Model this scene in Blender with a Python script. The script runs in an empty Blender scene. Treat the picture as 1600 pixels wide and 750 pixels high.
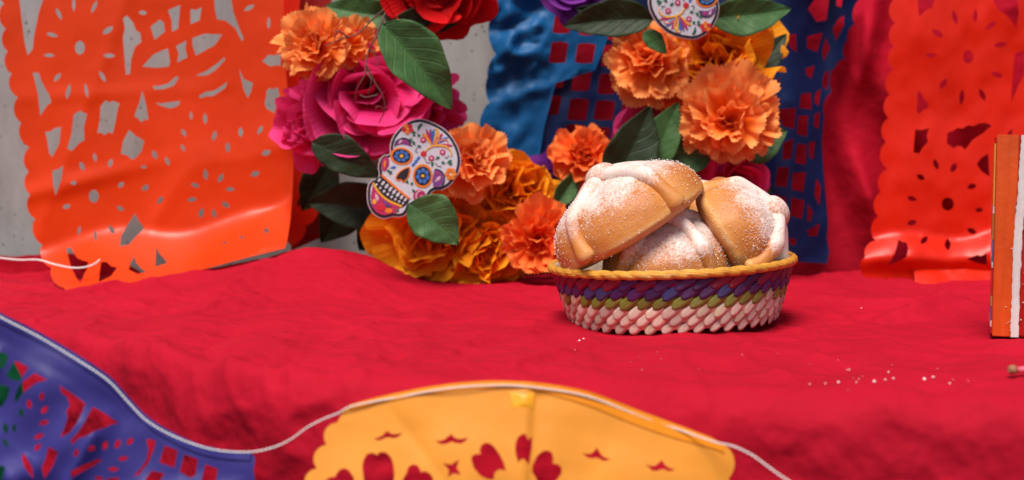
import bpy, math, random
import numpy as np
from mathutils import Vector, Matrix, Quaternion
from mathutils.geometry import delaunay_2d_cdt

R = math.radians
random.seed(7)
S = bpy.context.scene
COL = S.collection

# ------------------------------------------------------------------ camera, sky, sun, exposure
CAM_H, PITCH, FPX = 0.18, R(4.25), 2222.2
cam_d = bpy.data.cameras.new("camera"); cam = bpy.data.objects.new("camera", cam_d); COL.objects.link(cam)
cam.location = (0, 0, CAM_H); cam.rotation_euler = (R(90) - PITCH, 0, 0)
cam_d.lens = 50; cam_d.sensor_width = 36; cam_d.clip_start = 0.05; cam_d.clip_end = 50
cam_d.dof.use_dof = True; cam_d.dof.focus_distance = 1.33; cam_d.dof.aperture_fstop = 4.8
S.camera = cam

W = bpy.data.worlds.new("World"); S.world = W; W.use_nodes = True
wn = W.node_tree.nodes; wl = W.node_tree.links
bg = wn["Background"]
sky = wn.new("ShaderNodeTexSky"); sky.sky_type = 'NISHITA'; sky.sun_disc = False
SUN_EL, SUN_AZ = R(62), R(200)       # azimuth clockwise from +Y (behind the camera, a little to the left)
sky.sun_elevation = SUN_EL; sky.sun_rotation = SUN_AZ
sky.air_density = 1.0; sky.dust_density = 1.5; sky.ozone_density = 1.0
wl.new(sky.outputs[0], bg.inputs[0]); bg.inputs[1].default_value = 0.075
sun_d = bpy.data.lights.new("sun", 'SUN'); sun_d.energy = 4.0; sun_d.angle = R(28); sun_d.color = (1.0, 0.95, 0.88)
sun = bpy.data.objects.new("sun", sun_d); COL.objects.link(sun)
sdir = Vector((math.sin(SUN_AZ) * math.cos(SUN_EL), math.cos(SUN_AZ) * math.cos(SUN_EL), math.sin(SUN_EL)))
sun.rotation_euler = sdir.to_track_quat('Z', 'Y').to_euler()
S.view_settings.view_transform = 'Standard'; S.view_settings.look = 'None'
S.view_settings.exposure = 0.25; S.view_settings.gamma = 1.0; S.view_settings.use_curve_mapping = False
S.render.engine = 'CYCLES'

CP, SP = math.cos(PITCH), math.sin(PITCH)
def at(px, py, Y):
    """photo pixel (1600x750) -> world point on that sight line at depth Y; works on arrays"""
    cx = (np.asarray(px, float) - 800) / FPX; cy = (375 - np.asarray(py, float)) / FPX
    dy = CP + cy * SP; dz = -SP + cy * CP
    Y = np.asarray(Y, float)
    return np.stack(np.broadcast_arrays(cx / dy * Y, Y, CAM_H + dz / dy * Y), -1)
def atv(px, py, Y): return Vector(at(px, py, Y).tolist())
def on_z(px, py, z):
    cy = (375 - py) / FPX; k = (-SP + cy * CP) / (CP + cy * SP)
    return atv(px, py, (z - CAM_H) / k)

# ------------------------------------------------------------------ numpy noise
def vnoise(x, y, seed=0):
    x = np.asarray(x, float) + seed * 17.31; y = np.asarray(y, float) - seed * 9.17
    xi = np.floor(x); yi = np.floor(y); fx = x - xi; fy = y - yi
    fx = fx * fx * fx * (fx * (fx * 6 - 15) + 10); fy = fy * fy * fy * (fy * (fy * 6 - 15) + 10)
    def h(a, b):
        v = np.sin(a * 127.1 + b * 311.7 + seed * 74.7) * 43758.5453
        return v - np.floor(v)
    return (h(xi, yi) * (1 - fx) + h(xi + 1, yi) * fx) * (1 - fy) + (h(xi, yi + 1) * (1 - fx) + h(xi + 1, yi + 1) * fx) * fy
def fbm(x, y, seed=0, o=4):
    s = 0; a = .5
    for i in range(o):
        s = s + a * (vnoise(x, y, seed + i) - .5); x = x * 2.03 + y * .3; y = y * 2.03 - x * .15; a *= .5
    return s
def ridged(x, y, seed=0, o=3):
    s = 0; a = .6
    for i in range(o):
        s = s + a * (1 - np.abs(2 * vnoise(x, y, seed + i) - 1)) ** 2; x, y = x * 1.9 + y * .7, y * 1.9 - x * .5; a *= .5
    return s

def worley(x, y, seed=0):
    """distance to the nearest scattered point, cell size 1"""
    x = np.asarray(x, float); y = np.asarray(y, float); wx = x + .35 * fbm(x * .9, y * .9, seed + 3, 2); wy = y + .35 * fbm(x * .9 + 7, y * .9, seed + 5, 2)
    xi = np.floor(wx); yi = np.floor(wy); best = np.full(np.broadcast(x, y).shape, 9.)
    for a in (-1, 0, 1):
        for b in (-1, 0, 1):
            cx, cy = xi + a, yi + b
            h1 = np.sin(cx * 127.1 + cy * 311.7 + seed) * 43758.5453; h2 = np.sin(cx * 269.5 + cy * 183.3 + seed) * 43758.5453
            best = np.minimum(best, np.hypot(cx + h1 - np.floor(h1) - wx, cy + h2 - np.floor(h2) - wy))
    return best

# ------------------------------------------------------------------ helpers
def tag(o, label=None, cat=None, group=None, kind=None):
    if label: o["label"] = label
    if cat: o["category"] = cat
    if group: o["group"] = group
    if kind: o["kind"] = kind
    return o
def mk_mesh(name, verts, faces, smooth=True, uv=None):
    m = bpy.data.meshes.new(name)
    verts = verts.tolist() if hasattr(verts, "tolist") else verts
    faces = faces.tolist() if hasattr(faces, "tolist") else faces
    m.from_pydata(verts, [], faces)
    if uv is not None:
        l = m.uv_layers.new(name="UVMap"); vi = np.empty(len(m.loops), int); m.loops.foreach_get("vertex_index", vi)
        l.data.foreach_set("uv", np.asarray(uv, float)[vi].ravel())
    if smooth: m.polygons.foreach_set("use_smooth", [True] * len(m.polygons))
    m.update(); return m
def link(name, mesh, mat=None, parent=None, mw=None):
    o = bpy.data.objects.new(name, mesh); COL.objects.link(o)
    if mat and mesh and not mesh.materials: mesh.materials.append(mat)
    if parent: o.parent = parent
    if mw is not None: o.matrix_local = mw
    return o
def empty(name, loc=(0, 0, 0), rot=(0, 0, 0)):
    o = bpy.data.objects.new(name, None); COL.objects.link(o); o.location = loc; o.rotation_euler = rot; o.empty_display_size = .02
    return o
def grid_faces(nu, nv, wrap_u=False):
    f = []
    for j in range(nv - 1):
        for i in range(nu - (0 if wrap_u else 1)):
            a = j * nu + i; b = j * nu + (i + 1) % nu
            f.append((a, b, b + nu, a + nu))
    return f
def tube_mesh(name, pts, rad, sides=8, caps=True):
    pts = [Vector(p) for p in pts]; n = len(pts); V = []; F = []
    up = Vector((0, 0, 1)); t0 = (pts[1] - pts[0]).normalized()
    if abs(t0.dot(up)) > .9: up = Vector((1, 0, 0))
    nrm = (up - t0 * up.dot(t0)).normalized()
    for i, p in enumerate(pts):
        t = (pts[min(i + 1, n - 1)] - pts[max(i - 1, 0)]).normalized()
        nrm = (nrm - t * nrm.dot(t)).normalized(); bn = t.cross(nrm)
        r = rad[i] if hasattr(rad, "__len__") else rad
        for k in range(sides):
            a = 2 * math.pi * k / sides; V.append(tuple(p + (nrm * math.cos(a) + bn * math.sin(a)) * r))
    for i in range(n - 1):
        for k in range(sides):
            F.append((i * sides + k, i * sides + (k + 1) % sides, (i + 1) * sides + (k + 1) % sides, (i + 1) * sides + k))
    if caps: F.append(tuple(range(sides))[::-1]); F.append(tuple((n - 1) * sides + k for k in range(sides)))
    return mk_mesh(name, V, F)
def join_data(parts):
    V = []; F = []
    for v, f in parts:
        o = len(V); V += [tuple(x) for x in v]; F += [tuple(i + o for i in q) for q in f]
    return V, F
def catmull(P, n=8, closed=False):
    P = np.asarray(P, float); out = []; N = len(P)
    for i in range(N if closed else N - 1):
        g = (lambda k: P[k % N]) if closed else (lambda k: P[min(max(k, 0), N - 1)])
        a, b, c, d = g(i - 1), g(i), g(i + 1), g(i + 2)
        for k in range(n):
            t = k / n
            out.append(.5 * (2 * b + (c - a) * t + (2 * a - 5 * b + 4 * c - d) * t * t + (3 * b - 3 * c + d - a) * t ** 3))
    if not closed: out.append(P[-1])
    return np.array(out)

# ------------------------------------------------------------------ materials
def mat(name, col, rough=.6, **kw):
    m = bpy.data.materials.new(name); m.use_nodes = True; nt = m.node_tree; b = nt.nodes["Principled BSDF"]
    b.inputs["Base Color"].default_value = (*col, 1); b.inputs["Roughness"].default_value = rough
    for k, v in kw.items(): b.inputs[k.replace("_", " ")].default_value = v
    return m
def nd(m, t, **kw):
    n = m.node_tree.nodes.new(t)
    for k, v in kw.items():
        if hasattr(n, k): setattr(n, k, v)
        else: n.inputs[k].default_value = v
    return n
def lk(m, a, b): m.node_tree.links.new(a, b)
def ramp(m, stops, fac):
    r = nd(m, "ShaderNodeValToRGB"); e = r.color_ramp.elements
    while len(e) < len(stops): e.new(.5)
    for q, (p, c) in zip(e, stops): q.position = p; q.color = (*c, 1)
    lk(m, fac, r.inputs[0]); return r
def bump(m, h, strength, dist, prev=None):
    b = nd(m, "ShaderNodeBump"); b.inputs["Strength"].default_value = strength; b.inputs["Distance"].default_value = dist
    lk(m, h, b.inputs["Height"])
    if prev: lk(m, prev, b.inputs["Normal"])
    return b.outputs[0]
def bsdf(m): return m.node_tree.nodes["Principled BSDF"]
def noise(m, scale, detail=4, rough=.55, coord="Object", vec=None):
    n = nd(m, "ShaderNodeTexNoise", Scale=scale, Detail=detail, Roughness=rough)
    if vec is None:
        tc = nd(m, "ShaderNodeTexCoord"); vec = tc.outputs[coord]
    lk(m, vec, n.inputs["Vector"]); return n
def translucent(m, amount, gain=1.0):
    """mix some light passing through the sheet into the principled surface"""
    b = bsdf(m); out = m.node_tree.nodes["Material Output"]
    t = nd(m, "ShaderNodeBsdfTranslucent"); mx = nd(m, "ShaderNodeMixShader"); mx.inputs[0].default_value = amount
    bc = b.inputs["Base Color"]
    if bc.is_linked: lk(m, bc.links[0].from_socket, t.inputs[0])
    else: t.inputs[0].default_value = bc.default_value
    lk(m, b.outputs[0], mx.inputs[1]); lk(m, t.outputs[0], mx.inputs[2]); lk(m, mx.outputs[0], out.inputs[0])

def fabric(name, c1, c2, sheen=.25, crumple=.5):
    m = mat(name, c1, .8); b = bsdf(m)
    n = noise(m, 9, 5); r = ramp(m, [(.3, c2), (.7, c1)], n.outputs[0]); lk(m, r.outputs[0], b.inputs["Base Color"])
    b.inputs["Specular IOR Level"].default_value = .12
    r1 = noise(m, 12, 2.5, .45); r1.noise_type = 'RIDGED_MULTIFRACTAL'; p = bump(m, r1.outputs[0], crumple * .9, .006)
    n2 = noise(m, 34, 2, .45); p = bump(m, n2.outputs[0], crumple, .007, p)
    n3 = noise(m, 130, 2, .5); p = bump(m, n3.outputs[0], .25, .0012, p)
    n4 = noise(m, 1200, 2, .5); p = bump(m, n4.outputs[0], .2, .0002, p)
    lk(m, p, b.inputs["Normal"]); return m
M_CLOTH = fabric("red_cotton_cloth", (.45, .0045, .021), (.37, .003, .016), .16, .75)
M_DRAPE = fabric("red_drape_cloth", (.46, .004, .022), (.36, .003, .015), .05)
def plastic(name, c, rough=.2, tr=.25, var=.06, scale=14):
    m = mat(name, c, rough); b = bsdf(m)
    n = noise(m, scale, 3); r = ramp(m, [(.3, tuple(x * (1 - var) for x in c)), (.7, tuple(min(1, x * (1 + var)) for x in c))], n.outputs[0])
    lk(m, r.outputs[0], b.inputs["Base Color"])
    b.inputs["Specular IOR Level"].default_value = .25 if "purple" in name else .36
    n2 = noise(m, 30, 3, .45); p = bump(m, n2.outputs[0], .12, .003); lk(m, p, b.inputs["Normal"])
    translucent(m, tr); return m
M_ORANGE = plastic("orange_sheet", (.72, .046, .002), .36, .12)
M_ORANGE_R = plastic("red_orange_sheet", (.70, .016, .002), .36, .12)
M_BLUE = plastic("blue_sheet", (.003, .115, .33), .5)
M_NAVY = plastic("navy_sheet", (.001, .012, .075), .5, .15)
M_PURPLE = plastic("purple_sheet", (.040, .032, .20), .42, .12)
M_YELLOW = plastic("yellow_sheet", (.88, .33, .035), .45, .15)
M_YELLOW2 = plastic("yellow_hem", (.95, .30, .008), .42, .15)
M_GREEN = plastic("green_sheet", (.004, .09, .035), .35)
M_STRING = mat("white_cord", (.78, .74, .72), .8)
M_TWIG = mat("brown_twig", (.12, .05, .04), .7)

def concrete():
    m = mat("concrete", (.3, .29, .28), .85); b = bsdf(m)
    tc = nd(m, "ShaderNodeTexCoord")
    mp = nd(m, "ShaderNodeMapping"); mp.inputs["Scale"].default_value = (1, 1, .35); lk(m, tc.outputs["Object"], mp.inputs[0])
    n = noise(m, 14, 7, .65, vec=mp.outputs[0]); r = ramp(m, [(.25, (.21, .195, .19)), (.5, (.31, .295, .285)), (.75, (.40, .385, .37))], n.outputs[0])
    v = nd(m, "ShaderNodeTexVoronoi", Scale=85.0, Randomness=1.0); lk(m, tc.outputs["Object"], v.inputs["Vector"])
    n2 = noise(m, 20, 2); th = nd(m, "ShaderNodeMath", operation='MULTIPLY'); lk(m, n2.outputs[0], th.inputs[0]); th.inputs[1].default_value = .24
    sb = nd(m, "ShaderNodeMath", operation='SUBTRACT'); lk(m, v.outputs["Distance"], sb.inputs[0]); lk(m, th.outputs[0], sb.inputs[1])
    pr = nd(m, "ShaderNodeMapRange"); pr.inputs[1].default_value = -.06; pr.inputs[2].default_value = .0; lk(m, sb.outputs[0], pr.inputs[0])
    mx = nd(m, "ShaderNodeMix", data_type='RGBA'); lk(m, pr.outputs[0], mx.inputs[0]); mx.inputs[6].default_value = (.06, .05, .05, 1); lk(m, r.outputs[0], mx.inputs[7])
    lk(m, mx.outputs[2], b.inputs["Base Color"])
    p = bump(m, pr.outputs[0], .8, .002); n3 = noise(m, 220, 4); p = bump(m, n3.outputs[0], .3, .001, p); lk(m, p, b.inputs["Normal"])
    return m
M_CONC = concrete()

def petal_mat(name, base, mid, edge, tr=.3, rough=.6):
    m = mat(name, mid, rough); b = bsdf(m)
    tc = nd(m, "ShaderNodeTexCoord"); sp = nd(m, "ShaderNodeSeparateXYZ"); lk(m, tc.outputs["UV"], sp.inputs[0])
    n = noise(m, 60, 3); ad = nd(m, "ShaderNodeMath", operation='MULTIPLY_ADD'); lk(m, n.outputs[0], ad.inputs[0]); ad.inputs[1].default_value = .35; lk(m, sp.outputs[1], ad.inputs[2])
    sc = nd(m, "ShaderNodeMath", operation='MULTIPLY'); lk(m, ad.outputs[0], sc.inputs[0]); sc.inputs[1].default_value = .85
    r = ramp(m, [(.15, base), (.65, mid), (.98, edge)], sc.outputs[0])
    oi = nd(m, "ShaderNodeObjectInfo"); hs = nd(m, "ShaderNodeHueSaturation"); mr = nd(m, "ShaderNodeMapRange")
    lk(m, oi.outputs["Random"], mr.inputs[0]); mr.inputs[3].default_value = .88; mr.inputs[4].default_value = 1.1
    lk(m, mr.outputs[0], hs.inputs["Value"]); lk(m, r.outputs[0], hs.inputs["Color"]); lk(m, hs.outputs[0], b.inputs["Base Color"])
    # fine ribs running along the petal
    w = nd(m, "ShaderNodeTexWave", Scale=9.0, Distortion=1.5); w.bands_direction = 'X'; lk(m, tc.outputs["UV"], w.inputs["Vector"])
    p = bump(m, w.outputs[0], .25, .001); n5 = noise(m, 900, 2); p = bump(m, n5.outputs[0], .2, .0003, p); lk(m, p, b.inputs["Normal"])
    b.inputs["Specular IOR Level"].default_value = .08
    translucent(m, tr); return m
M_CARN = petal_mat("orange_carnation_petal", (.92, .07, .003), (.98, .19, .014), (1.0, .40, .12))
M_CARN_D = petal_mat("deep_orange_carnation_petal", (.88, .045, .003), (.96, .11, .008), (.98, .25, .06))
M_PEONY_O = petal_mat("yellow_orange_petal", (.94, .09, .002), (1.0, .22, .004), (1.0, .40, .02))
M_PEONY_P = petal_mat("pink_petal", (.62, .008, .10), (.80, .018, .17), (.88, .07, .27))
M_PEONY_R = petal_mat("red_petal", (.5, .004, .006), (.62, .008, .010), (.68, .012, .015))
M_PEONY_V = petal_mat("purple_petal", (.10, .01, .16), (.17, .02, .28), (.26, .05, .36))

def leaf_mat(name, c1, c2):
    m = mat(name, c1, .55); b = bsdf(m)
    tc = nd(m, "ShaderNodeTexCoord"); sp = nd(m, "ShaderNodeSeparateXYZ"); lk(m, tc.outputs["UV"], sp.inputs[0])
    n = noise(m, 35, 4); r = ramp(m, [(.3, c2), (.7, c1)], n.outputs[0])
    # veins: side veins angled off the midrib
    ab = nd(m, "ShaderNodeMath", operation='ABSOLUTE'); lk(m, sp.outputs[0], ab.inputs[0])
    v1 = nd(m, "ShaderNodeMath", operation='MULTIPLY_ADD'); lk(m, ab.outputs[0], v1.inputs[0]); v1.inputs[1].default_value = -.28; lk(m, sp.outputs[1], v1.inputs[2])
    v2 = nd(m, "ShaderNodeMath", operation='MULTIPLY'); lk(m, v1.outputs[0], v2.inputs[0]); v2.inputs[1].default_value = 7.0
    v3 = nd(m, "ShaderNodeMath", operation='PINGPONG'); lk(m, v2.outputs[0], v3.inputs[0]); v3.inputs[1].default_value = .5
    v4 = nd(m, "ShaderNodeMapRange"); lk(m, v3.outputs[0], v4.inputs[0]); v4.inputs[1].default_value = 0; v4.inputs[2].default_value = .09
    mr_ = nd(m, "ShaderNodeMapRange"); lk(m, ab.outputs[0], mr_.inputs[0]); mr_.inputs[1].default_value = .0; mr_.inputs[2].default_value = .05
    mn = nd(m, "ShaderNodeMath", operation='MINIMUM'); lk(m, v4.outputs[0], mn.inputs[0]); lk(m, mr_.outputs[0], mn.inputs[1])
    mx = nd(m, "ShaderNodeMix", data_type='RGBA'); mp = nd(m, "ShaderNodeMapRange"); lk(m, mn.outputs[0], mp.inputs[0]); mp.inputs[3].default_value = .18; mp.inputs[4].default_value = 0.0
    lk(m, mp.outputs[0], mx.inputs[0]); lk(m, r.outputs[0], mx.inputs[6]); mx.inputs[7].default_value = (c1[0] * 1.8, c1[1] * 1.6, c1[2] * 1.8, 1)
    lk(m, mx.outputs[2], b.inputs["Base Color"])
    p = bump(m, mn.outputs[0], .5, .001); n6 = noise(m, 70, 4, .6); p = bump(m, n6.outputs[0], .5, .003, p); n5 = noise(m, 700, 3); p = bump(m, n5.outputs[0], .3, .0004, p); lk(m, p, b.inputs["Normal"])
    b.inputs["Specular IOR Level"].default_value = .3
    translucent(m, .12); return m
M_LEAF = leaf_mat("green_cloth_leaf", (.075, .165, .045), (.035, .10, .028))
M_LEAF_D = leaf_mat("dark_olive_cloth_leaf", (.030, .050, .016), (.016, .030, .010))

# ------------------------------------------------------------------ table cloth
EDGE = [(-260, 470), (-100, 488), (0, 500), (150, 528), (300, 560), (450, 578), (600, 588), (900, 592), (1250, 604), (1600, 620), (1900, 632)]
EP = np.array([[*on_z(a, b, 0).xy] for a, b in EDGE])
def y_front(X): return np.interp(X, EP[:, 0], EP[:, 1])
Y_BACK = 1.83
def g(x, c, s): return np.exp(-((x - c) / s) ** 2)
def cloth_z(X, Y):
    z = 0.0008 + .004 * fbm(X * 4, Y * 6, 3) + .0028 * ridged(X * 7 + Y * 3, Y * 9, 5) * (1 - .6 * g(X, .15, .14) * g(Y, 1.37, .12))
    z = z - .003
    # soft hump under the back of the cloth, left of the middle
    rx = np.array([-.56, -.50, -.42, -.363, -.31, -.26, -.215, -.18, -.15, -.125, -.10, 0, .05, .15, .30, .40, .50, .6]); rz = np.array([.0, .002, .010, .020, .034, .045, .047, .043, .031, .017, .012, .011, .010, .008, .008, .014, .003, .0])
    zr = sum(np.interp(X + d, rx, rz) for d in (-.02, -.01, 0, .01, .02)) / 5
    YR = 1.675; z = z + zr * np.where(Y < YR, np.exp(-((YR - Y) / .11) ** 2), np.exp(-((Y - YR) / .045) ** 2))
    # long folds right of the basket
    rc_ = np.random.RandomState(12)
    for k in range(70):                                                 # pressed creases left from folding and handling
        cx, cy = rc_.uniform(-.7, .7), rc_.uniform(1.1, 1.75); an = rc_.choice([rc_.uniform(-.5, .5), rc_.uniform(.9, 2.2)]); L = rc_.uniform(.05, .16); hgt = rc_.uniform(.0014, .0038) * rc_.choice([-1, 1]); wd = rc_.uniform(.003, .009)
        u = (X - cx) * math.cos(an) + (Y - cy) * math.sin(an); v = -(X - cx) * math.sin(an) + (Y - cy) * math.cos(an) + .012 * np.sin(u * 30 + k)
        z = z + hgt * np.exp(-np.abs(v / wd) ** 1.3) * np.exp(-(u / L) ** 2)
    z = z + .0055 * (ridged(X * 11 + 2, Y * 15, 35, 3) - .5) * (1 - .7 * g(X, .155, .13) * g(Y, 1.36, .12))
    flat = 1 - .75 * g(X, .155, .13) * g(Y, 1.36, .12)
    z = z + flat * (.0105 * (worley(X * 13, Y * 13, 2) - .45) + .0024 * (worley(X * 38, Y * 38, 4) - .45)) * (.45 + .9 * vnoise(X * 4, Y * 4, 9))
    d = (X - .33) * .35 + (Y - 1.50); z = z + .011 * np.exp(-(np.abs(d) / .016) ** 1.3) * g(X, .40, .14)
    d = (X - .42) * -.8 + (Y - 1.44); z = z + .010 * np.exp(-(np.abs(d) / .014) ** 1.3) * g(X, .42, .08)
    d = (X + .1) * .25 + (Y - 1.30); z = z + .006 * np.exp(-(np.abs(d) / .014) ** 1.3) * g(X, -.1, .2)
    d = (X - .03) * -1.6 + (Y - 1.14); z = z + .006 * np.exp(-(np.abs(d) / .01) ** 1.3) * g(X, .03, .05)
    d = (X + .35) * -.5 + (Y - 1.45); z = z + .006 * np.exp(-(np.abs(d) / .012) ** 1.3) * g(X, -.35, .12)
    d = (X - .22) * .9 + (Y - 1.16); z = z + .005 * np.exp(-(np.abs(d) / .010) ** 1.3) * g(X, .22, .07)
    return z
def build_cloth():
    nx = 820; X = np.linspace(-.95, 1.0, nx)
    t_back = np.linspace(0, 1, 14, endpoint=False); t_top = np.linspace(0, 1, 300, endpoint=False); t_c = np.linspace(0, 1, 22, endpoint=False); t_d = np.linspace(0, 1, 130)
    rows = []
    yf = y_front(X) + .006 * fbm(X * 9, X * 0, 8)
    rc = .022 + .010 * vnoise(X * 14, X * 0, 2)
    for t in t_back:                                                    # rises a little up the wall behind
        rows.append(np.stack([X, Y_BACK + .0 * X + .004, cloth_z(X, Y_BACK + 0 * X) + .025 * (1 - t) * np.clip((-.48 - X) / .03, 0, 1)], -1))
    for t in t_top:
        Y = Y_BACK + (yf + rc - Y_BACK) * t
        rows.append(np.stack([X, Y, cloth_z(X, Y)], -1))
    z1 = cloth_z(X, yf + rc)
    for t in t_c:
        a = t * math.pi / 2
        rows.append(np.stack([X, yf + rc - rc * math.sin(a), z1 - rc * (1 - math.cos(a))], -1))
    for t in t_d:
        d = .55 * t; k = min(1, d / .12)
        fold = .012 * fbm(X * 6, X * 0 + .5 + d * 1.2, 11) + .010 * ridged(X * 8 + d * 2, X * 0 + d * 4, 13, 3) + .010 * k * np.sin(X * 21 + 2 * fbm(X * 3, X * 0 + d, 4) * 6)
        rows.append(np.stack([X, yf - k * fold * 1.3 - .0 * d, z1 - rc - d], -1))
    V = np.concatenate(rows); nv = len(rows)
    # crumples pushed along both axes near the corner
    c = ridged(V[:, 0] * 15 + V[:, 2] * 5, V[:, 2] * 16 - V[:, 0] * 3, 21, 2)
    near = np.exp(-((V[:, 2] + .03) / .06) ** 2) * (V[:, 1] < 1.5)
    c2 = ridged(V[:, 0] * 34 + V[:, 2] * 12, V[:, 2] * 30 + V[:, 0] * 7, 27, 2)
    drop_ = np.clip((-.012 - V[:, 2]) / .03, 0, 1) * (V[:, 1] < 1.5)
    V[:, 1] -= .006 * near * c + .002 * near * c2 + drop_ * (.008 * worley(V[:, 0] * 14, V[:, 2] * 14, 6) + .0025 * worley(V[:, 0] * 40, V[:, 2] * 40, 8)); V[:, 2] += .004 * near * (c - .4)
    # sharper crumple facets over the whole top
    fac = ridged(V[:, 0] * 28 + 3 * V[:, 1], V[:, 1] * 30, 31, 2)
    V[:, 2] += .0008 * fac
    me = mk_mesh("tablecloth", V, grid_faces(nx, nv))
    o = link("tablecloth", me, M_CLOTH)
    tag(o, "crumpled crimson cloth laid over the table and hanging down its front", "tablecloth")
    return o
build_cloth()

# ------------------------------------------------------------------ wall and drape
def build_wall():
    x0, x1, y0, y1, z0, z1 = -1.5, 1.6, 1.93, 2.10, -.7, 1.2
    V = [(x0, y0, z0), (x1, y0, z0), (x1, y1, z0), (x0, y1, z0), (x0, y0, z1), (x1, y0, z1), (x1, y1, z1), (x0, y1, z1)]
    F = [(0, 1, 5, 4), (1, 2, 6, 5), (2, 3, 7, 6), (3, 0, 4, 7), (4, 5, 6, 7), (3, 2, 1, 0)]
    o = link("concrete_wall", mk_mesh("concrete_wall", V, F, False), M_CONC)
    tag(o, "pitted grey concrete wall behind the altar table, bare beside the orange banner", "wall", kind="structure")
build_wall()
def build_drape():
    nx, nz = 330, 220
    px = np.linspace(775, 2000, nx); Z = np.linspace(-.10, .85, nz)
    PX, ZZ = np.meshgrid(px, Z); X = (PX - 800) / FPX * 1.84
    X = X + .02 * fbm(ZZ * 5, X * 0, 3) * (PX < 850)
    Y = 1.885 - .02 * ridged(X * 5 - ZZ * 2.5, ZZ * 1.2, 41, 2) + .02 * fbm(X * 7, ZZ * 3, 44)
    def fold(xa, za, xb, zb, w, h):
        ax, ay = xb - xa, zb - za; L = math.hypot(ax, ay); t = ((X - xa) * ax + (ZZ - za) * ay) / L / L
        d = ((X - xa) * ay - (ZZ - za) * ax) / L
        return h * np.exp(-(d / w) ** 2) * np.clip(1 - np.abs(t - .5) * 1.3, 0, 1)
    def P(a, b): v = atv(a, b, 1.84); return v.x, v.z
    Y -= fold(*P(1345, 60), *P(1500, 330), .022, .035)
    Y -= fold(*P(1320, 200), *P(1400, 420), .018, .03)
    Y += fold(*P(1300, 120), *P(1330, 420), .02, .02)
    Y -= fold(*P(1500, -60), *P(1560, 400), .02, .03)
    Y -= fold(*P(1390, -80), *P(1330, 160), .02, .03)
    Y = np.minimum(Y, 1.925); Y = np.where(PX < 1345, np.maximum(Y, 1.86), Y)
    V = np.stack([X, Y, ZZ], -1).reshape(-1, 3)
    o = link("wall_drape", mk_mesh("wall_drape", V, grid_faces(nx, nz)), M_DRAPE)
    s = o.modifiers.new("thickness", 'SOLIDIFY'); s.thickness = .001
    tag(o, "dark crimson cloth hung in soft folds behind the blue and red-orange banners", "drape")
build_drape()

# ------------------------------------------------------------------ cut paper banners
def lens(cx, cy, L, w, ang, n=5):
    a = math.radians(ang); P = []
    for s in (1, -1):
        for k in range(n):
            t = k / n; x = (-.5 + t) * L * s; y = s * w * .5 * math.sin(math.pi * t) ** .8
            P.append((cx + x * math.cos(a) - y * math.sin(a), cy + x * math.sin(a) + y * math.cos(a)))
    return P
def oval(cx, cy, rx, ry, n=14, ang=0):
    a0 = math.radians(ang)
    return [(cx + rx * math.cos(2 * math.pi * k / n) * math.cos(a0) - ry * math.sin(2 * math.pi * k / n) * math.sin(a0),
             cy + rx * math.cos(2 * math.pi * k / n) * math.sin(a0) + ry * math.sin(2 * math.pi * k / n) * math.cos(a0)) for k in range(n)]
def conv(polys, ox, oy, s): return [[(ox + x / s, oy + y / s) for x, y in p] for p in polys]
def scallop(notches, out=.35, n=7):
    """bulging arcs between successive notch points, bulge to the left of the travel direction by out*length"""
    P = []
    for (x0, y0), (x1, y1) in zip(notches, notches[1:]):
        dx, dy = x1 - x0, y1 - y0
        for k in range(n):
            t = k / n; b = out * math.sin(math.pi * t) ** .7
            P.append((x0 + dx * t + dy * b, y0 + dy * t - dx * b))
    P.append(notches[-1]); return P
def pip(pts, poly):
    x, y = pts[:, 0], pts[:, 1]; c = np.zeros(len(pts), bool); P = np.asarray(poly); Q = np.roll(P, -1, 0)
    for (x0, y0), (x1, y1) in zip(P, Q):
        if y0 == y1: continue
        k = ((y0 > y) != (y1 > y)) & (x < (x1 - x0) * (y - y0) / (y1 - y0) + x0); c ^= k
    return c
def seg_dist(pts, poly):
    P = np.asarray(poly, float); Q = np.roll(P, -1, 0); best = np.full(len(pts), 1e9)
    for a, b in zip(P, Q):
        ab = b - a; L = ab @ ab
        if L < 1e-9: continue
        t = np.clip(((pts - a) @ ab) / L, 0, 1)[:, None]; best = np.minimum(best, np.linalg.norm(pts - (a + t * ab), axis=1))
    return best
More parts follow.
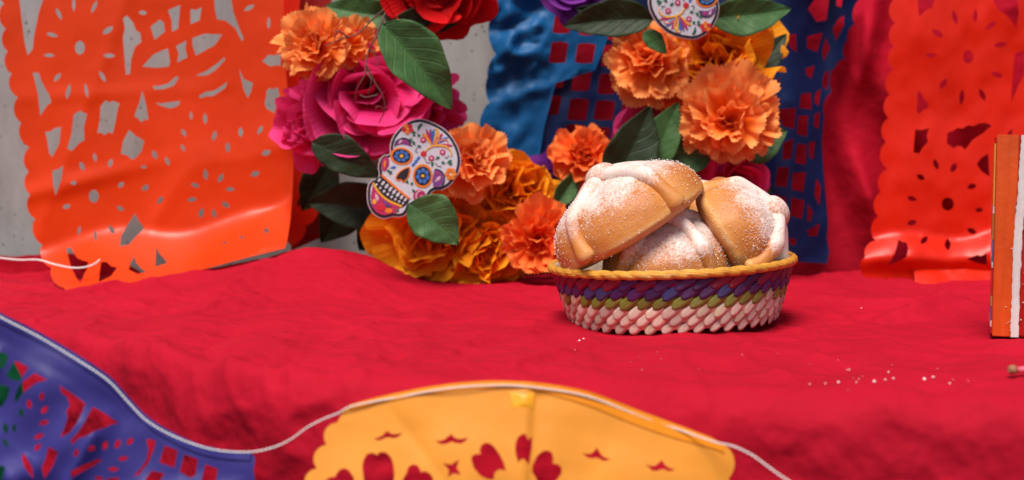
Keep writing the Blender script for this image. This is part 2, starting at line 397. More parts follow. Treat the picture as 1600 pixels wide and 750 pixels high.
def cut_sheet(outline, holes, step, depth, to_world=None):
    """triangulated sheet with real openings; depth(px,py)->Y"""
    o = np.asarray(outline, float); lo, hi = o.min(0), o.max(0)
    gx, gy = np.meshgrid(np.arange(lo[0], hi[0], step), np.arange(lo[1], hi[1], step * .87))
    gx = gx + (np.arange(gx.shape[0])[:, None] % 2) * step * .5
    G = np.stack([gx.ravel(), gy.ravel()], -1); G = G[pip(G, outline)]; G = G[seg_dist(G, outline) > step * .35]
    for h in holes:
        ha = np.asarray(h); near = (G[:, 0] > ha[:, 0].min() - step) & (G[:, 0] < ha[:, 0].max() + step) & (G[:, 1] > ha[:, 1].min() - step) & (G[:, 1] < ha[:, 1].max() + step)
        idx = np.where(near)[0]
        if len(idx):
            bad = pip(G[idx], h) | (seg_dist(G[idx], h) < step * .35); G = np.delete(G, idx[bad], 0)
    verts = [Vector(p) for p in outline]; edges = [(i, (i + 1) % len(outline)) for i in range(len(outline))]
    for h in holes:
        b = len(verts); verts += [Vector(p) for p in h]; edges += [(b + i, b + (i + 1) % len(h)) for i in range(len(h))]
    verts += [Vector(p) for p in G.tolist()]
    v, _, f, *_ = delaunay_2d_cdt(verts, edges, [], 0, 1e-4)
    v = np.array([tuple(p) for p in v]); f = np.array([t for t in f if len(t) == 3])
    c = v[f].mean(1); keep = pip(c, outline)
    for h in holes: keep &= ~pip(c, h)
    f = f[keep]; used = np.unique(f); mp = -np.ones(len(v), int); mp[used] = np.arange(len(used)); v = v[used]; f = mp[f]
    w = (to_world or (lambda x, y: at(x, y, depth(x, y))))(v[:, 0], v[:, 1])
    return w, f
def sheet_obj(name, outline, holes, step, depth, m, parent=None, thick=.00025):
    w, f = cut_sheet(outline, holes, step, depth)
    # keep the near side facing the camera
    n = np.cross(w[f[0][1]] - w[f[0][0]], w[f[0][2]] - w[f[0][0]])
    if n[1] > 0: f = f[:, ::-1]
    o = link(name, mk_mesh(name, w, f), m, parent)
    return o

# --- left orange banner
Z1 = []
Z1 += [[(88, -60), (215, -60), (210, 0), (190, 60), (180, 110), (165, 180), (160, 240), (135, 270), (120, 205), (105, 90), (95, 0)]]
Z1 += [oval(390, 233, 24, 34)]
for s in [(360, 22, 70, 16, 90), (287, 67, 65, 20, 65), (460, 33, 70, 20, -65), (527, 148, 65, 28, -35), (255, 170, 60, 20, 15), (240, 270, 55, 18, 0), (533, 272, 60, 22, 0), (280, 378, 55, 22, -50), (500, 373, 62, 22, 60),
          (333, 447, 80, 22, -78), (422, 442, 75, 18, 80), (697, 62, 42, 22, 5), (1217, 38, 60, 22, -30), (1312, 112, 60, 16, -88), (933, 565, 45, 16, 85), (1002, 580, 55, 22, 85), (897, 648, 45, 20, 60), (1047, 663, 55, 24, -75),
          (1175, 645, 50, 24, 90), (1270, 635, 50, 22, -60), (893, 722, 38, 16, 50), (1112, 720, 52, 24, 88), (1410, 675, 30, 12, -40)]: Z1 += [lens(*s)]
Z1 += [[(600, 90), (620, 75), (650, 110), (665, 150), (685, 160), (690, 205), (660, 230), (640, 290), (635, 360), (615, 365), (605, 250), (600, 180), (610, 140)],
       [(735, 130), (780, 95), (800, 110), (805, 155), (755, 195)], [(820, 50), (845, 38), (880, 25), (875, 80), (870, 140), (840, 155), (838, 100)],
       [(930, 45), (958, 48), (985, 35), (975, 100), (930, 118)], [(1045, -50), (1130, -50), (1130, 0), (1140, 60), (1165, 130), (1190, 190), (1180, 200), (1150, 140), (1100, 100), (1060, 95), (1048, 40)],
       [(695, 325), (750, 265), (820, 235), (830, 300), (825, 325), (760, 332)], [(860, 225), (910, 198), (905, 240), (915, 280), (865, 305), (872, 262)],
       [(940, 185), (1000, 165), (1085, 168), (1050, 220), (955, 272), (940, 220)], [(955, 368), (1010, 345), (1060, 310), (1095, 278), (1100, 292), (1050, 345), (1010, 368), (975, 370)],
       [(745, 420), (780, 418), (820, 408), (845, 385), (860, 372), (873, 380), (850, 418), (800, 436), (755, 438)], [(970, 470), (1000, 450), (1050, 440), (1110, 400), (1100, 430), (1070, 450), (1040, 470), (1010, 470), (980, 480)],
       [(760, 502), (790, 505), (830, 498), (880, 492), (875, 510), (860, 522), (830, 530), (780, 515)], [(1167, 335), (1190, 385), (1235, 405), (1225, 450), (1210, 480), (1190, 440)],
       [(1280, 300), (1310, 268), (1345, 270), (1385, 255), (1380, 325), (1350, 318), (1320, 325)], [(1300, 470), (1300, 445), (1315, 430), (1335, 435), (1355, 425), (1367, 470), (1350, 520), (1338, 552), (1300, 530), (1292, 500)],
       [(160, 355), (190, 355), (200, 390), (215, 420), (225, 440), (240, 460), (250, 500), (230, 515), (220, 530), (197, 565), (185, 460)], [(695, 440), (715, 520), (725, 585), (705, 585), (690, 598), (675, 578), (655, 570), (680, 500)],
       [(490, 520), (515, 490), (535, 500), (550, 492), (585, 505), (575, 530), (565, 590), (550, 655), (532, 645), (510, 660), (495, 648), (475, 650), (488, 580)],
       [(360, 560), (375, 548), (395, 540), (405, 550), (425, 555), (410, 620), (412, 685), (385, 700), (350, 738), (328, 725), (350, 650)],
       [(220, 645), (250, 640), (265, 626), (298, 620), (290, 700), (270, 740), (255, 768), (240, 748), (232, 690)],
       [(630, 635), (650, 650), (660, 662), (685, 675), (705, 690), (690, 740), (660, 775), (640, 779), (625, 760), (590, 752), (600, 690)]]
H1 = conv(Z1, 0, 0, 3.125)
Z2 = [oval(423, 250, 22, 30)]
for s in [(428, 75, 42, 18, 80), (370, 115, 45, 22, 65), (498, 100, 42, 22, -75), (332, 190, 30, 20, 0), (545, 198, 34, 22, -40), (300, 296, 38, 22, -15), (542, 305, 38, 20, 25), (357, 405, 45, 16, -80), (430, 428, 52, 16, 88), (503, 400, 48, 22, 55),
          (697, 63, 45, 22, 65), (754, 92, 45, 20, 65), (655, 212, 40, 24, -40), (722, 268, 44, 22, -55), (825, 32, 36, 16, 60), (1026, 30, 48, 20, 85), (1200, 54, 46, 26, -20), (1150, 149, 44, 26, -20), (927, 152, 52, 22, 85),
          (995, 168, 48, 22, -62), (880, 200, 42, 20, 20), (1037, 218, 44, 20, 0), (865, 265, 44, 22, -10), (1017, 288, 44, 22, 35), (907, 325, 48, 24, -72), (965, 328, 44, 20, 75), (648, 118, 30, 14, 0)]: Z2 += [lens(*s)]
Z2 += [[(235, 135), (262, 128), (285, 110), (275, 180), (250, 248), (240, 200)], [(608, 325), (628, 365), (650, 390), (640, 405), (605, 440), (580, 470), (540, 475), (545, 430), (575, 380)],
       [(297, 485), (320, 480), (335, 510), (350, 530), (375, 540), (398, 545), (392, 580), (380, 600), (365, 640), (345, 620), (320, 570)], [(455, 548), (480, 545), (500, 565), (528, 572), (500, 610), (445, 637), (450, 590)],
       [(610, 520), (612, 545), (635, 575), (660, 590), (620, 600), (580, 580), (590, 545)], [(705, 478), (720, 510), (740, 530), (755, 550), (700, 568)], [(1185, 395), (1200, 398), (1208, 385), (1207, 402), (1220, 410), (1202, 412), (1192, 422), (1194, 408)],
       lens(1090, 435, 22, 12, 20), lens(1012, 460, 22, 10, -10)]
H1 += conv(Z2, 0, 220, 2.885)
L_ = scallop([(2, -40), (6, 5), (9, 45), (12, 80), (18, 115), (28, 152), (33, 192), (46, 230), (45, 268), (47, 304), (55, 342), (66, 382), (80, 418), (100, 450), (134, 464), (165, 466), (197, 459)], -.22)
B_ = scallop([(197, 459), (222, 455), (250, 445), (277, 432)], -.18) + [(290, 428), (322, 420), (380, 404), (445, 388)]
OUT1 = L_ + B_[1:] + [(449, 375), (454, 341), (457, 300), (459, 240), (452, 170), (448, 128), (444, 83), (443, 40), (443, -40)]
def d_left(x, y):
    Y = 1.765 - .016 * fbm(x / 150, y / 300, 51, 2) - .008 * ridged(x / 170 + y / 500, y / 420, 53, 1)
    Y = Y - .0014 * np.exp(-((y - 155 + .06 * x) / 12) ** 2) * g(x, 150, 160) - .004 * np.exp(-((y - 315 + .25 * x) / 14) ** 2) * g(x, 100, 130)
    Y = Y - .0016 * fbm(x / 40, y / 45, 57)
    b = np.clip((y - (375 - .13 * (x - 80) + 10 * np.sin(x / 37.))) / 95, 0, 1); Y = Y - .125 * b ** 1.5        # foot of the sheet slides forward over the cloth
    b2 = np.clip((y - (392 - .62 * (x - 318))) / 66, 0, 1) * np.clip((x - 290) / 50, 0, 1); Y = Y - .040 * b2 + .003 * b2 * np.sin(x / 17. + y / 29.)
    return Y
o = empty("cut_paper_banner", at(230, 460, 1.70)); tag(o, "tall glossy orange cut-out banner against the concrete wall, its foot on the red cloth", "banner")
def keep_world(ch, par):
    ch.parent = par; bpy_mat = Matrix.Translation(-par.location); ch.matrix_parent_inverse = Matrix.Identity(4); ch.location = -par.location
ch = sheet_obj("sheet", OUT1, H1, 7, d_left, M_ORANGE); keep_world(ch, o)
# narrow fold of the same banner seen behind its right edge
FO = [(438, -40), (470, -40), (466, 60), (470, 130), (480, 230)] + scallop([(480, 230), (487, 262), (492, 296), (497, 328), (478, 352), (455, 384)], .18) + [(440, 370)]
ch = sheet_obj("rear_fold", FO, [lens(468, 315, 18, 7, -70), lens(462, 250, 14, 6, 70)], 9, lambda x, y: 1.835 - .01 * fbm(x / 50, y / 80, 61), M_ORANGE_R); keep_world(ch, o)

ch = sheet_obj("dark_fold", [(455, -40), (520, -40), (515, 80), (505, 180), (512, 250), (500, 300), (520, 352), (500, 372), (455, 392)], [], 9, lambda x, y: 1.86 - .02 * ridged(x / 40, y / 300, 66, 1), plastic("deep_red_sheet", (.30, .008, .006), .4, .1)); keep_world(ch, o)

# --- right red-orange banner
Z8 = [[(635, -60), (700, -60), (700, 0), (690, 30), (665, 40), (640, 65), (635, 0)], oval(832, 222, 20, 26),
      [(935, -60), (1025, -60), (1025, 0), (1030, 60), (1020, 110), (1000, 80), (980, 60), (945, 35), (930, 0)],
      [(1015, 210), (1050, 195), (1050, 290), (1025, 340), (1000, 400), (1005, 300)], [(635, 355), (650, 365), (660, 390), (675, 400), (678, 420), (655, 430), (640, 445), (630, 430)],
      [(625, 505), (650, 508), (680, 500), (670, 530), (675, 555), (655, 575), (640, 600), (618, 595)],
      [(750, 520), (775, 510), (790, 500), (810, 502), (830, 490), (855, 492), (875, 482), (900, 480), (925, 490), (890, 520), (850, 545), (820, 585), (805, 572), (790, 570), (775, 580), (748, 560)],
      [(865, 640), (885, 615), (910, 600), (915, 690), (885, 670)], [(985, 520), (1005, 500), (1000, 560)]]
for s in [(780, 68, 60, 20, 75), (860, 62, 55, 18, -88), (712, 130, 55, 24, 35), (920, 100, 55, 20, -35), (958, 175, 55, 22, -10), (688, 216, 50, 20, 5), (945, 292, 50, 22, 20), (735, 327, 50, 22, -55), (807, 378, 65, 20, -85), (887, 370, 55, 22, 65)]: Z8 += [lens(*s)]
H2 = conv(Z8, 1180, 0, 2.5)
Z9 = [oval(752, 297, 24, 26)]
for s in [(706, 142, 45, 20, 70), (775, 155, 42, 24, -60), (646, 192, 36, 22, 30), (612, 276, 40, 20, 15), (846, 228, 38, 22, -15), (875, 320, 34, 18, 0), (846, 402, 40, 22, 25), (612, 370, 40, 22, -15), (660, 438, 40, 22, -45), (752, 455, 48, 24, 88)]: Z9 += [lens(*s)]
Z9 += [[(560, 435), (575, 445), (592, 448), (598, 470), (590, 505), (560, 520), (520, 535), (545, 490)], [(825, 512), (868, 495), (880, 500), (905, 490), (905, 535), (870, 528)]]
H2 += conv(Z9, 1180, 200, 2.5)
def shift(p, dx, dy): return [(x + dx, y + dy) for x, y in p]
for s in [(1612, 60, 20, 8, 70), (1650, 90, 20, 8, 0), (1640, 200, 20, 8, 40), (1620, 320, 20, 8, -40), (1655, 380, 18, 8, 80)]: H2 += [lens(*s)]
H2 += [shift([(1590, 230), (1610, 210), (1640, 260), (1610, 300), (1592, 280)], 8, 0)]
LR = scallop([(1396, -40), (1396, 0), (1399, 36), (1396, 72), (1396, 108), (1390, 148), (1388, 184), (1384, 222), (1386, 264), (1376, 300), (1372, 338), (1368, 376), (1352, 402), (1346, 425)], -.24)
BR = [(1346, 425)] + scallop([(1350, 432), (1384, 433), (1427, 440)], -.3) + [(1440, 434), (1470, 428), (1500, 421)] + scallop([(1500, 421), (1520, 438), (1542, 424)], -.3) + [(1580, 430), (1640, 440), (1700, 436), (1700, -40)]
def d_right(x, y):
    Y = 1.775 - .012 * fbm(x / 130, y / 200, 71) * 2 - .010 * ridged(x / 200, y / 600, 73, 2) - .001 * fbm(x / 40, y / 40, 75)
    b = np.clip((y - 368 - 9 * np.sin(x / 33.) + .1 * (x - 1450)) / 44, 0, 1); Y = Y - .026 * np.sin(b * math.pi * .5) + .012 * np.clip((y - 405) / 20, 0, 1)
    return Y
o = empty("cut_paper_banner", at(1500, 440, 1.72)); tag(o, "tall red-orange cut-out banner hung on the drape, partly behind the striped box", "banner")
ch = sheet_obj("sheet", LR + BR[1:], H2, 7, d_right, M_ORANGE_R); keep_world(ch, o)
BK = [(1428, 420), (1545, 415), (1650, 415), (1650, 470), (1528, 467), (1505, 458), (1470, 455), (1430, 445)]
ch = sheet_obj("folded_foot", BK, [], 8, lambda x, y: 1.76 - .0008 * (y - 415) + .006 * fbm(x / 30, y / 30, 5), M_ORANGE_R); keep_world(ch, o)

# --- blue banner (crumpled solid band, then lattice)
LB = scallop([(758, -40), (766, 30), (775, 85), (762, 120), (765, 160), (750, 200), (748, 245), (742, 290), (748, 330), (745, 372), (752, 410)], -.12)
OUTB = LB + [(800, 412), (1000, 412), (1180, 410), (1230, 408), (1292, 412), (1296, 395), (1292, 372)] + [(1294, 350), (1290, 300), (1286, 250), (1284, 222), (1288, 180)] + scallop([(1288, 180), (1300, 143), (1306, 103), (1320, 92), (1324, 62), (1335, 38), (1342, 0), (1346, -40)], .16)[1:]
HB = []
def lat_cell(x0, y0, w, h, sk):
    return [(x0 + sk * .0, y0), (x0 + w * .5, y0 - 1.5), (x0 + w, y0 + 1), (x0 + w - sk, y0 + h * .5), (x0 + w - sk * 2, y0 + h), (x0 + w * .4 - sk * 2, y0 + h + 1), (x0 - sk * 2, y0 + h - 1), (x0 - sk, y0 + h * .5)]
rr = random.Random(4)
for r_ in range(10):                                                     # broad cells left
    for c_ in range(8):
        x0 = 868 + c_ * 41 - r_ * 6; y0 = 22 + r_ * 43 + c_ * 3
        if x0 > 1165 or y0 + 30 > 405 or x0 < 845: continue
        HB.append(lat_cell(x0, y0 + rr.uniform(-2, 2), 28 + rr.uniform(-2, 2), 31 + rr.uniform(-2, 2), 2.5))
CR8 = [[(210, 35), (240, -10), (285, 0), (275, 75), (240, 80)], [(325, 75), (345, 65), (345, 100), (315, 155), (305, 110)], [(205, 145), (260, 130), (240, 200), (205, 185)], [(318, -30), (345, -30), (335, 25), (318, 20)],
       [(198, 270), (230, 258), (218, 305), (200, 290)], [(275, 150), (290, 190), (268, 235), (262, 200)], [(270, 290), (288, 275), (280, 350), (262, 330)], [(180, 370), (215, 365), (218, 425), (175, 420)], [(235, 365), (255, 350), (248, 410), (232, 400)],
       [(170, 455), (205, 455), (200, 530), (165, 520)], [(232, 450), (252, 440), (246, 500), (230, 490)], [(85, 430), (155, 425), (150, 500), (110, 490)], [(75, 330), (95, 305), (90, 345), (72, 362)], [(130, 140), (158, 135), (160, 200), (135, 180)],
       [(165, 565), (198, 568), (195, 640), (158, 632)], [(112, 560), (148, 545), (140, 615), (108, 622)], [(210, 560), (232, 555), (225, 620), (212, 610)], [(150, 678), (195, 676), (185, 745), (145, 738)], [(90, 655), (130, 658), (120, 728), (80, 722)]]
HB = [h for h in HB if max(p[0] for p in h) < 1195]
def grow(P, k):
    c = np.mean(P, 0); return [tuple((c + (np.array(p) - c) * k).tolist()) for p in P]
HB += [grow(p, 1.10) for p in conv(CR8, 1180, 0, 2.5)]
CR9 = [[(143, 265 + 10), (190, 285), (180, 352), (140, 340)], [(75, 262), (118, 275), (112, 345), (70, 335)], [(205, 300), (225, 330), (215, 365), (205, 360)], [(205, 400), (250, 375), (240, 420), (212, 422)], [(130, 430), (160, 435), (155, 460), (138, 452)], [(240, 200), (255, 230), (250, 300), (232, 260)]]
HB += [grow(p, 1.08) for p in conv(CR9, 1180, 200, 2.5)]
def d_blue(x, y):
    cr = np.clip((900 - x) / 60, 0, 1) * np.clip((170 - y) / 60, 0, 1)
    Y = 1.83 - .02 * fbm(x / 90, y / 160, 81) - cr * (.03 * ridged(x / 60 + y / 110, y / 55, 83, 3) - .014 * worley(x / 30 + y / 70, y / 44, 83)) - .008 * ridged(x / 60, y / 120, 88, 2)
    Y = Y - .018 * np.sin((x - 1180) / 24.) * np.clip((x - 1180) / 60, 0, 1)
    return Y
o = empty("cut_paper_banner", at(1000, 410, 1.79)); tag(o, "wide dark blue lattice banner hung behind the flower wreath, crumpled at one side", "banner")
ch = sheet_obj("sheet", OUTB, HB, 8, d_blue, M_NAVY); keep_world(ch, o)
# brighter crumpled band laid over its left side
OB2 = LB + [(800, 412), (838, 400), (850, 330), (838, 280), (850, 200), (868, 130), (930, 110), (950, 60), (945, -40)]
HB2 = [h for h in HB if max(p[0] for p in h) < 955]
OB2 = [p for p in OB2]
def d_blue2(x, y): return d_blue(x, y) - .006 - np.clip((860 - x) / 60, 0, 1) * .012 * ridged(x / 45 + y / 80, y / 70, 93, 3) + np.clip((860 - x) / 60, 0, 1) * .007 * worley(x / 36 + y / 90, y / 52, 93)
ch = sheet_obj("crumpled_band", OB2, [h for h in HB2 if all(pip(np.array(h), OB2))], 8, d_blue2, M_BLUE); keep_world(ch, o)

# --- purple banner in front, left
OP = [(-40, 465), (0, 489), (60, 520), (120, 556), (170, 588), (200, 622), (230, 652), (270, 676), (310, 694), (350, 703), (392, 706), (399, 716), (396, 735), (400, 760), (392, 790), (396, 820), (-40, 820)]
ZP = [[(-10, 240), (10, 232), (35, 250), (15, 300), (-10, 295)], [(25, 325), (60, 268), (90, 280), (115, 295), (80, 350), (45, 345)], [(-10, 360), (40, 375), (30, 420), (5, 455), (-10, 450)],
      [(60, 415), (75, 370), (105, 342), (140, 318), (190, 345), (150, 355), (125, 372), (95, 395), (62, 440)],
      [(240, 368), (290, 400), (345, 440), (330, 480), (310, 520), (280, 560), (240, 578), (258, 545), (272, 500), (268, 470), (282, 450), (272, 415), (250, 400)],
      [(375, 453), (430, 485), (480, 520), (450, 525), (420, 540), (385, 550), (350, 572), (320, 580), (288, 607), (285, 590), (320, 550), (345, 510)],
      [(590, 583), (630, 590), (622, 625), (600, 680), (560, 730), (538, 735), (570, 700), (590, 670), (600, 625)], [(665, 610), (718, 630), (705, 700), (645, 680), (655, 640)], [(745, 645), (800, 665), (790, 730), (768, 742), (725, 715)], [(830, 685), (880, 705), (870, 765), (812, 760)],
      [(612, 712), (665, 722), (640, 765), (582, 755)], [(195, 615), (235, 637), (215, 690), (180, 745), (168, 700), (185, 660)], [(285, 715), (340, 688), (400, 663), (412, 670), (375, 695), (340, 712), (290, 740)], [(95, 640), (130, 700), (135, 745), (100, 700), (88, 660)],
      [(-10, 690), (20, 695), (10, 745), (-10, 750)], [(430, 745), (480, 738), (470, 800), (420, 800)]]
for s in [(118, 443, 40, 22, 85), (169, 412, 38, 20, -75), (180, 466, 42, 22, -50), (178, 518, 44, 20, -20), (157, 573, 46, 20, -25), (152, 617, 40, 20, -50), (308, 640, 36, 20, -70), (370, 622, 36, 24, -35), (424, 610, 40, 22, -65), (475, 604, 44, 22, -60),
          (525, 594, 38, 22, -50), (497, 663, 46, 18, -10), (458, 706, 46, 18, 0), (85, 478, 38, 20, 80), (22, 540, 44, 22, 80), (58, 540, 34, 18, 80), (22, 600, 40, 16, 60), (400, 742, 40, 16, 10)]: ZP += [lens(*s)]
HP = conv(ZP, 0, 460, 2.585)
HP = [h for h in HP if min(p[0] for p in h) > -30]
def d_purple(x, y):
    top = np.interp(x, [-40, 0, 170, 215, 300, 395], [465, 489, 588, 638, 690, 706]); d = y - top
    return .985 - .016 * fbm(x / 120, y / 120, 101, 2) - .016 * ridged(x / 90 + y / 120, y / 150, 103, 1) * np.clip((d - 40) / 60, 0, 1) - .0008 * fbm(x / 25, y / 25, 107) - .012 * np.clip(d / 200, 0, 1)
o = empty("cut_paper_banner", at(150, 800, .96)); tag(o, "purple butterfly cut-out banner strung on white cord before the table front", "banner")
ch = sheet_obj("sheet", OP, HP, 6, d_purple, M_PURPLE); keep_world(ch, o)
HEMP = [(-40, 463), (0, 488), (60, 518), (120, 553), (172, 588), (204, 623), (233, 652), (272, 676), (312, 694), (350, 703), (394, 706)]
hem = catmull([(*p,) for p in HEMP], 8)
HO = [(x, y) for x, y in hem.tolist()] + [(x - 4, y + 13) for x, y in hem.tolist()[::-1]]
ch = sheet_obj("hem", HO, [], 5, lambda x, y: d_purple(x, y) - .0012, M_PURPLE); keep_world(ch, o)
# green scrap behind it
o = sheet_obj("cut_paper_banner", [(-60, 520), (10, 540), (34, 590), (40, 650), (30, 720), (50, 820), (-60, 820)], [], 8, lambda x, y: 1.03 + .01 * fbm(x / 40, y / 40, 3), M_GREEN)
tag(o, "dark green banner glimpsed through the openings of the purple banner", "banner")

# --- yellow banner in front
OY = [(548, 632), (580, 623), (620, 614), (700, 600), (740, 596), (780, 595), (830, 597), (870, 602), (920, 612), (965, 628), (1000, 642), (1060, 664), (1110, 683), (1135, 697)] + \
     scallop([(1135, 697), (1138, 748), (1130, 800)], .22) + [(1125, 830), (470, 830)] + scallop([(470, 830), (474, 790), (480, 765), (495, 732), (510, 695), (527, 660)], .30)[1:] + [(536, 643)]
ZY = [[(545, 475), (570, 474), (600, 460), (618, 440), (632, 430), (640, 442), (655, 450), (690, 450), (718, 442), (705, 460), (690, 470), (665, 476), (640, 470), (615, 474), (590, 487), (565, 487)],
      [(915, 492), (945, 490), (970, 482), (995, 462), (1010, 450), (1025, 468), (1050, 480), (1085, 478), (1113, 468), (1095, 492), (1070, 507), (1040, 505), (1010, 496), (985, 508), (960, 512), (935, 505)],
      [(960, 622), (985, 628), (1010, 632), (1030, 618), (1055, 603), (1050, 630), (1042, 652), (1055, 672), (1068, 692), (1042, 690), (1022, 684), (1008, 696), (992, 706), (993, 685), (996, 665), (978, 642)],
      [(483, 680), (480, 640), (487, 605), (505, 572), (530, 562), (552, 564), (568, 576), (580, 560), (605, 555), (630, 565), (655, 595), (668, 640), (672, 690), (668, 740), (645, 790), (510, 790), (490, 730)],
      [(262, 724), (290, 706), (318, 705), (330, 680), (350, 660), (375, 654), (400, 665), (425, 700), (438, 740), (440, 790), (262, 790)],
      [(720, 724), (735, 695), (745, 680), (752, 648), (780, 630), (808, 636), (825, 660), (828, 678), (850, 670), (880, 682), (898, 705), (905, 740), (900, 790), (720, 790)],
      [(1128, 600), (1135, 578), (1158, 568), (1182, 570), (1180, 540), (1190, 515), (1215, 502), (1240, 507), (1265, 525), (1300, 575), (1325, 625), (1335, 670), (1310, 662), (1285, 665), (1268, 685), (1262, 722), (1225, 718), (1185, 700), (1145, 655)],
      [(1390, 540), (1393, 505), (1405, 470), (1440, 446), (1458, 460), (1466, 485), (1492, 466), (1488, 540), (1478, 600), (1470, 635), (1455, 610), (1438, 597), (1420, 605), (1410, 622), (1396, 580)]]
HY = conv(ZY, 440, 560, 3.81)
ZY2 = [[(108, 615), (112, 580), (135, 530), (165, 505), (190, 500), (215, 510), (225, 540), (222, 572), (250, 574), (270, 595), (268, 628), (240, 665), (200, 700), (150, 705), (130, 650)],
       [(378, 513), (400, 518), (430, 518), (450, 500), (463, 485), (473, 505), (490, 530), (515, 542), (538, 548), (518, 556), (495, 557), (475, 545), (455, 540), (435, 544), (412, 540)],
       [(725, 574), (755, 584), (780, 582), (800, 565), (815, 550), (825, 570), (840, 586), (862, 598), (887, 600), (868, 612), (845, 612), (830, 604), (812, 602), (790, 612), (762, 610)],
       [(275, 690), (310, 670), (340, 700), (330, 740), (280, 730)]]
HY += conv(ZY2, 800, 560, 3.478)
def d_yel(x, y):
    top = np.interp(x, [520, 620, 700, 780, 850, 1000, 1135], [645, 614, 600, 595, 599, 642, 695]); d = np.clip(y - top, 0, 300)
    Y = .955 + .0 * x - .010 * fbm(x / 160, y / 150, 111, 2) - .0008 * fbm(x / 45, y / 45, 113)
    k = x - 832 + (y - 600) * .05
    Y = Y + .002 * np.exp(-(k / 22.) ** 2) * np.tanh(k / 6.) * np.clip(d / 20, 0, 1) - .02 * np.clip(d / 160, 0, 1)
    Y = Y + .003 * ridged(x / 140 - y / 200, y / 160, 117, 1) * np.clip(d / 60, 0, 1)
    return Y
o = empty("cut_paper_banner", at(820, 800, .95)); tag(o, "amber yellow cut-out banner with moustache and heart openings, strung before the table", "banner")
ch = sheet_obj("sheet", OY, HY, 6, d_yel, M_YELLOW); keep_world(ch, o)
hx = [546, 580, 620, 660, 700, 740, 780, 830, 870, 920, 965, 1000, 1060, 1110, 1132]; hy = [634, 624, 615, 607, 601, 597, 596, 598, 603, 613, 629, 643, 666, 685, 696]
hem = catmull(list(zip(hx, hy)), 8)
HO = [(x, y - 1) for x, y in hem.tolist()] + [(x, y + 9 + 14 * max(0, math.sin((x - 820) / 330 * math.pi)) * (x > 820)) for x, y in hem.tolist()[::-1]]
ch = sheet_obj("hem", HO, [], 5, lambda x, y: d_yel(x, y) - .0008, M_YELLOW2); keep_world(ch, o)
ch = sheet_obj("tape", [(796, 613), (834, 613), (833, 641), (802, 637)], [], 6, lambda x, y: d_yel(x, y) - .0006, mat("yellow_tape", (.95, .38, .01), .45)); keep_world(ch, o)

# --- cord through both banners
def cord(name, pts, rad, label, strands=2, pitch=.006):
    P = catmull(pts, 10); dense = []
    n = len(P); L = 0; parts = []
    P = np.array(P); seg = np.linalg.norm(np.diff(P, axis=0), axis=1); s = np.concatenate([[0], np.cumsum(seg)])
    N = int(s[-1] / (pitch / 5)); ss = np.linspace(0, s[-1], N); Q = np.stack([np.interp(ss, s, P[:, i]) for i in range(3)], -1)
    T = np.gradient(Q, axis=0); T /= np.linalg.norm(T, axis=1)[:, None]; A = np.cross(T, [0, 1, 0.01]); A /= np.linalg.norm(A, axis=1)[:, None]; B = np.cross(T, A)
    VF = []
    for k in range(strands):
        ph = ss / pitch * 2 * math.pi + 2 * math.pi * k / strands
        C = Q + (A * np.cos(ph)[:, None] + B * np.sin(ph)[:, None]) * rad * .55
        m = tube_mesh("t", C.tolist(), rad * .62, 5); VF.append(([tuple(v.co) for v in m.vertices], [tuple(p.vertices) for p in m.polygons])); bpy.data.meshes.remove(m)
    V, F = join_data(VF)
    o = link(name, mk_mesh(name, V, F), M_STRING); tag(o, label, "string"); return o
sp = [(-40, 470, .975), (0, 495, .972), (60, 526, .970), (120, 562, .969), (168, 594, .968), (200, 628, .967), (230, 658, .966), (272, 682, .965), (315, 698, .965), (350, 705, .965), (395, 706, .964), (430, 698, .965), (455, 686, .964), (480, 668, .962), (505, 655, .96), (530, 645, .955), (552, 634, .9535),
      (620, 621, .9535), (700, 607, .9535), (780, 602, .9535), (850, 607, .9535), (920, 620, .9535), (1000, 650, .9535), (1060, 671, .952), (1115, 690, .943), (1145, 697, .93), (1175, 711, .925), (1200, 729, .92), (1225, 747, .915), (1260, 768, .91)]
cord("hanging_cord", [at(*p).tolist() for p in sp], .0006, "twisted white cord threading the purple and yellow banners across the table front")
cord("loose_string", [at(*p).tolist() for p in [(-40, 398, 1.72), (0, 403, 1.72), (30, 406, 1.71), (60, 406, 1.70), (85, 413, 1.685), (110, 418, 1.675), (130, 418, 1.67), (147, 413, 1.675), (156, 406, 1.69)]], .0011, "short loose white string end lying across the foot of the orange banner")

# ------------------------------------------------------------------ flower wreath
wreath = empty("flower_wreath", at(800, 445, 1.62)); wreath.rotation_euler = (0, 0, 0)
tag(wreath, "artificial flower wreath with orange, pink and purple blooms, leaves and sugar skull patches", "wreath")
WL = wreath.location.copy()
WT = Matrix.Translation(-WL)

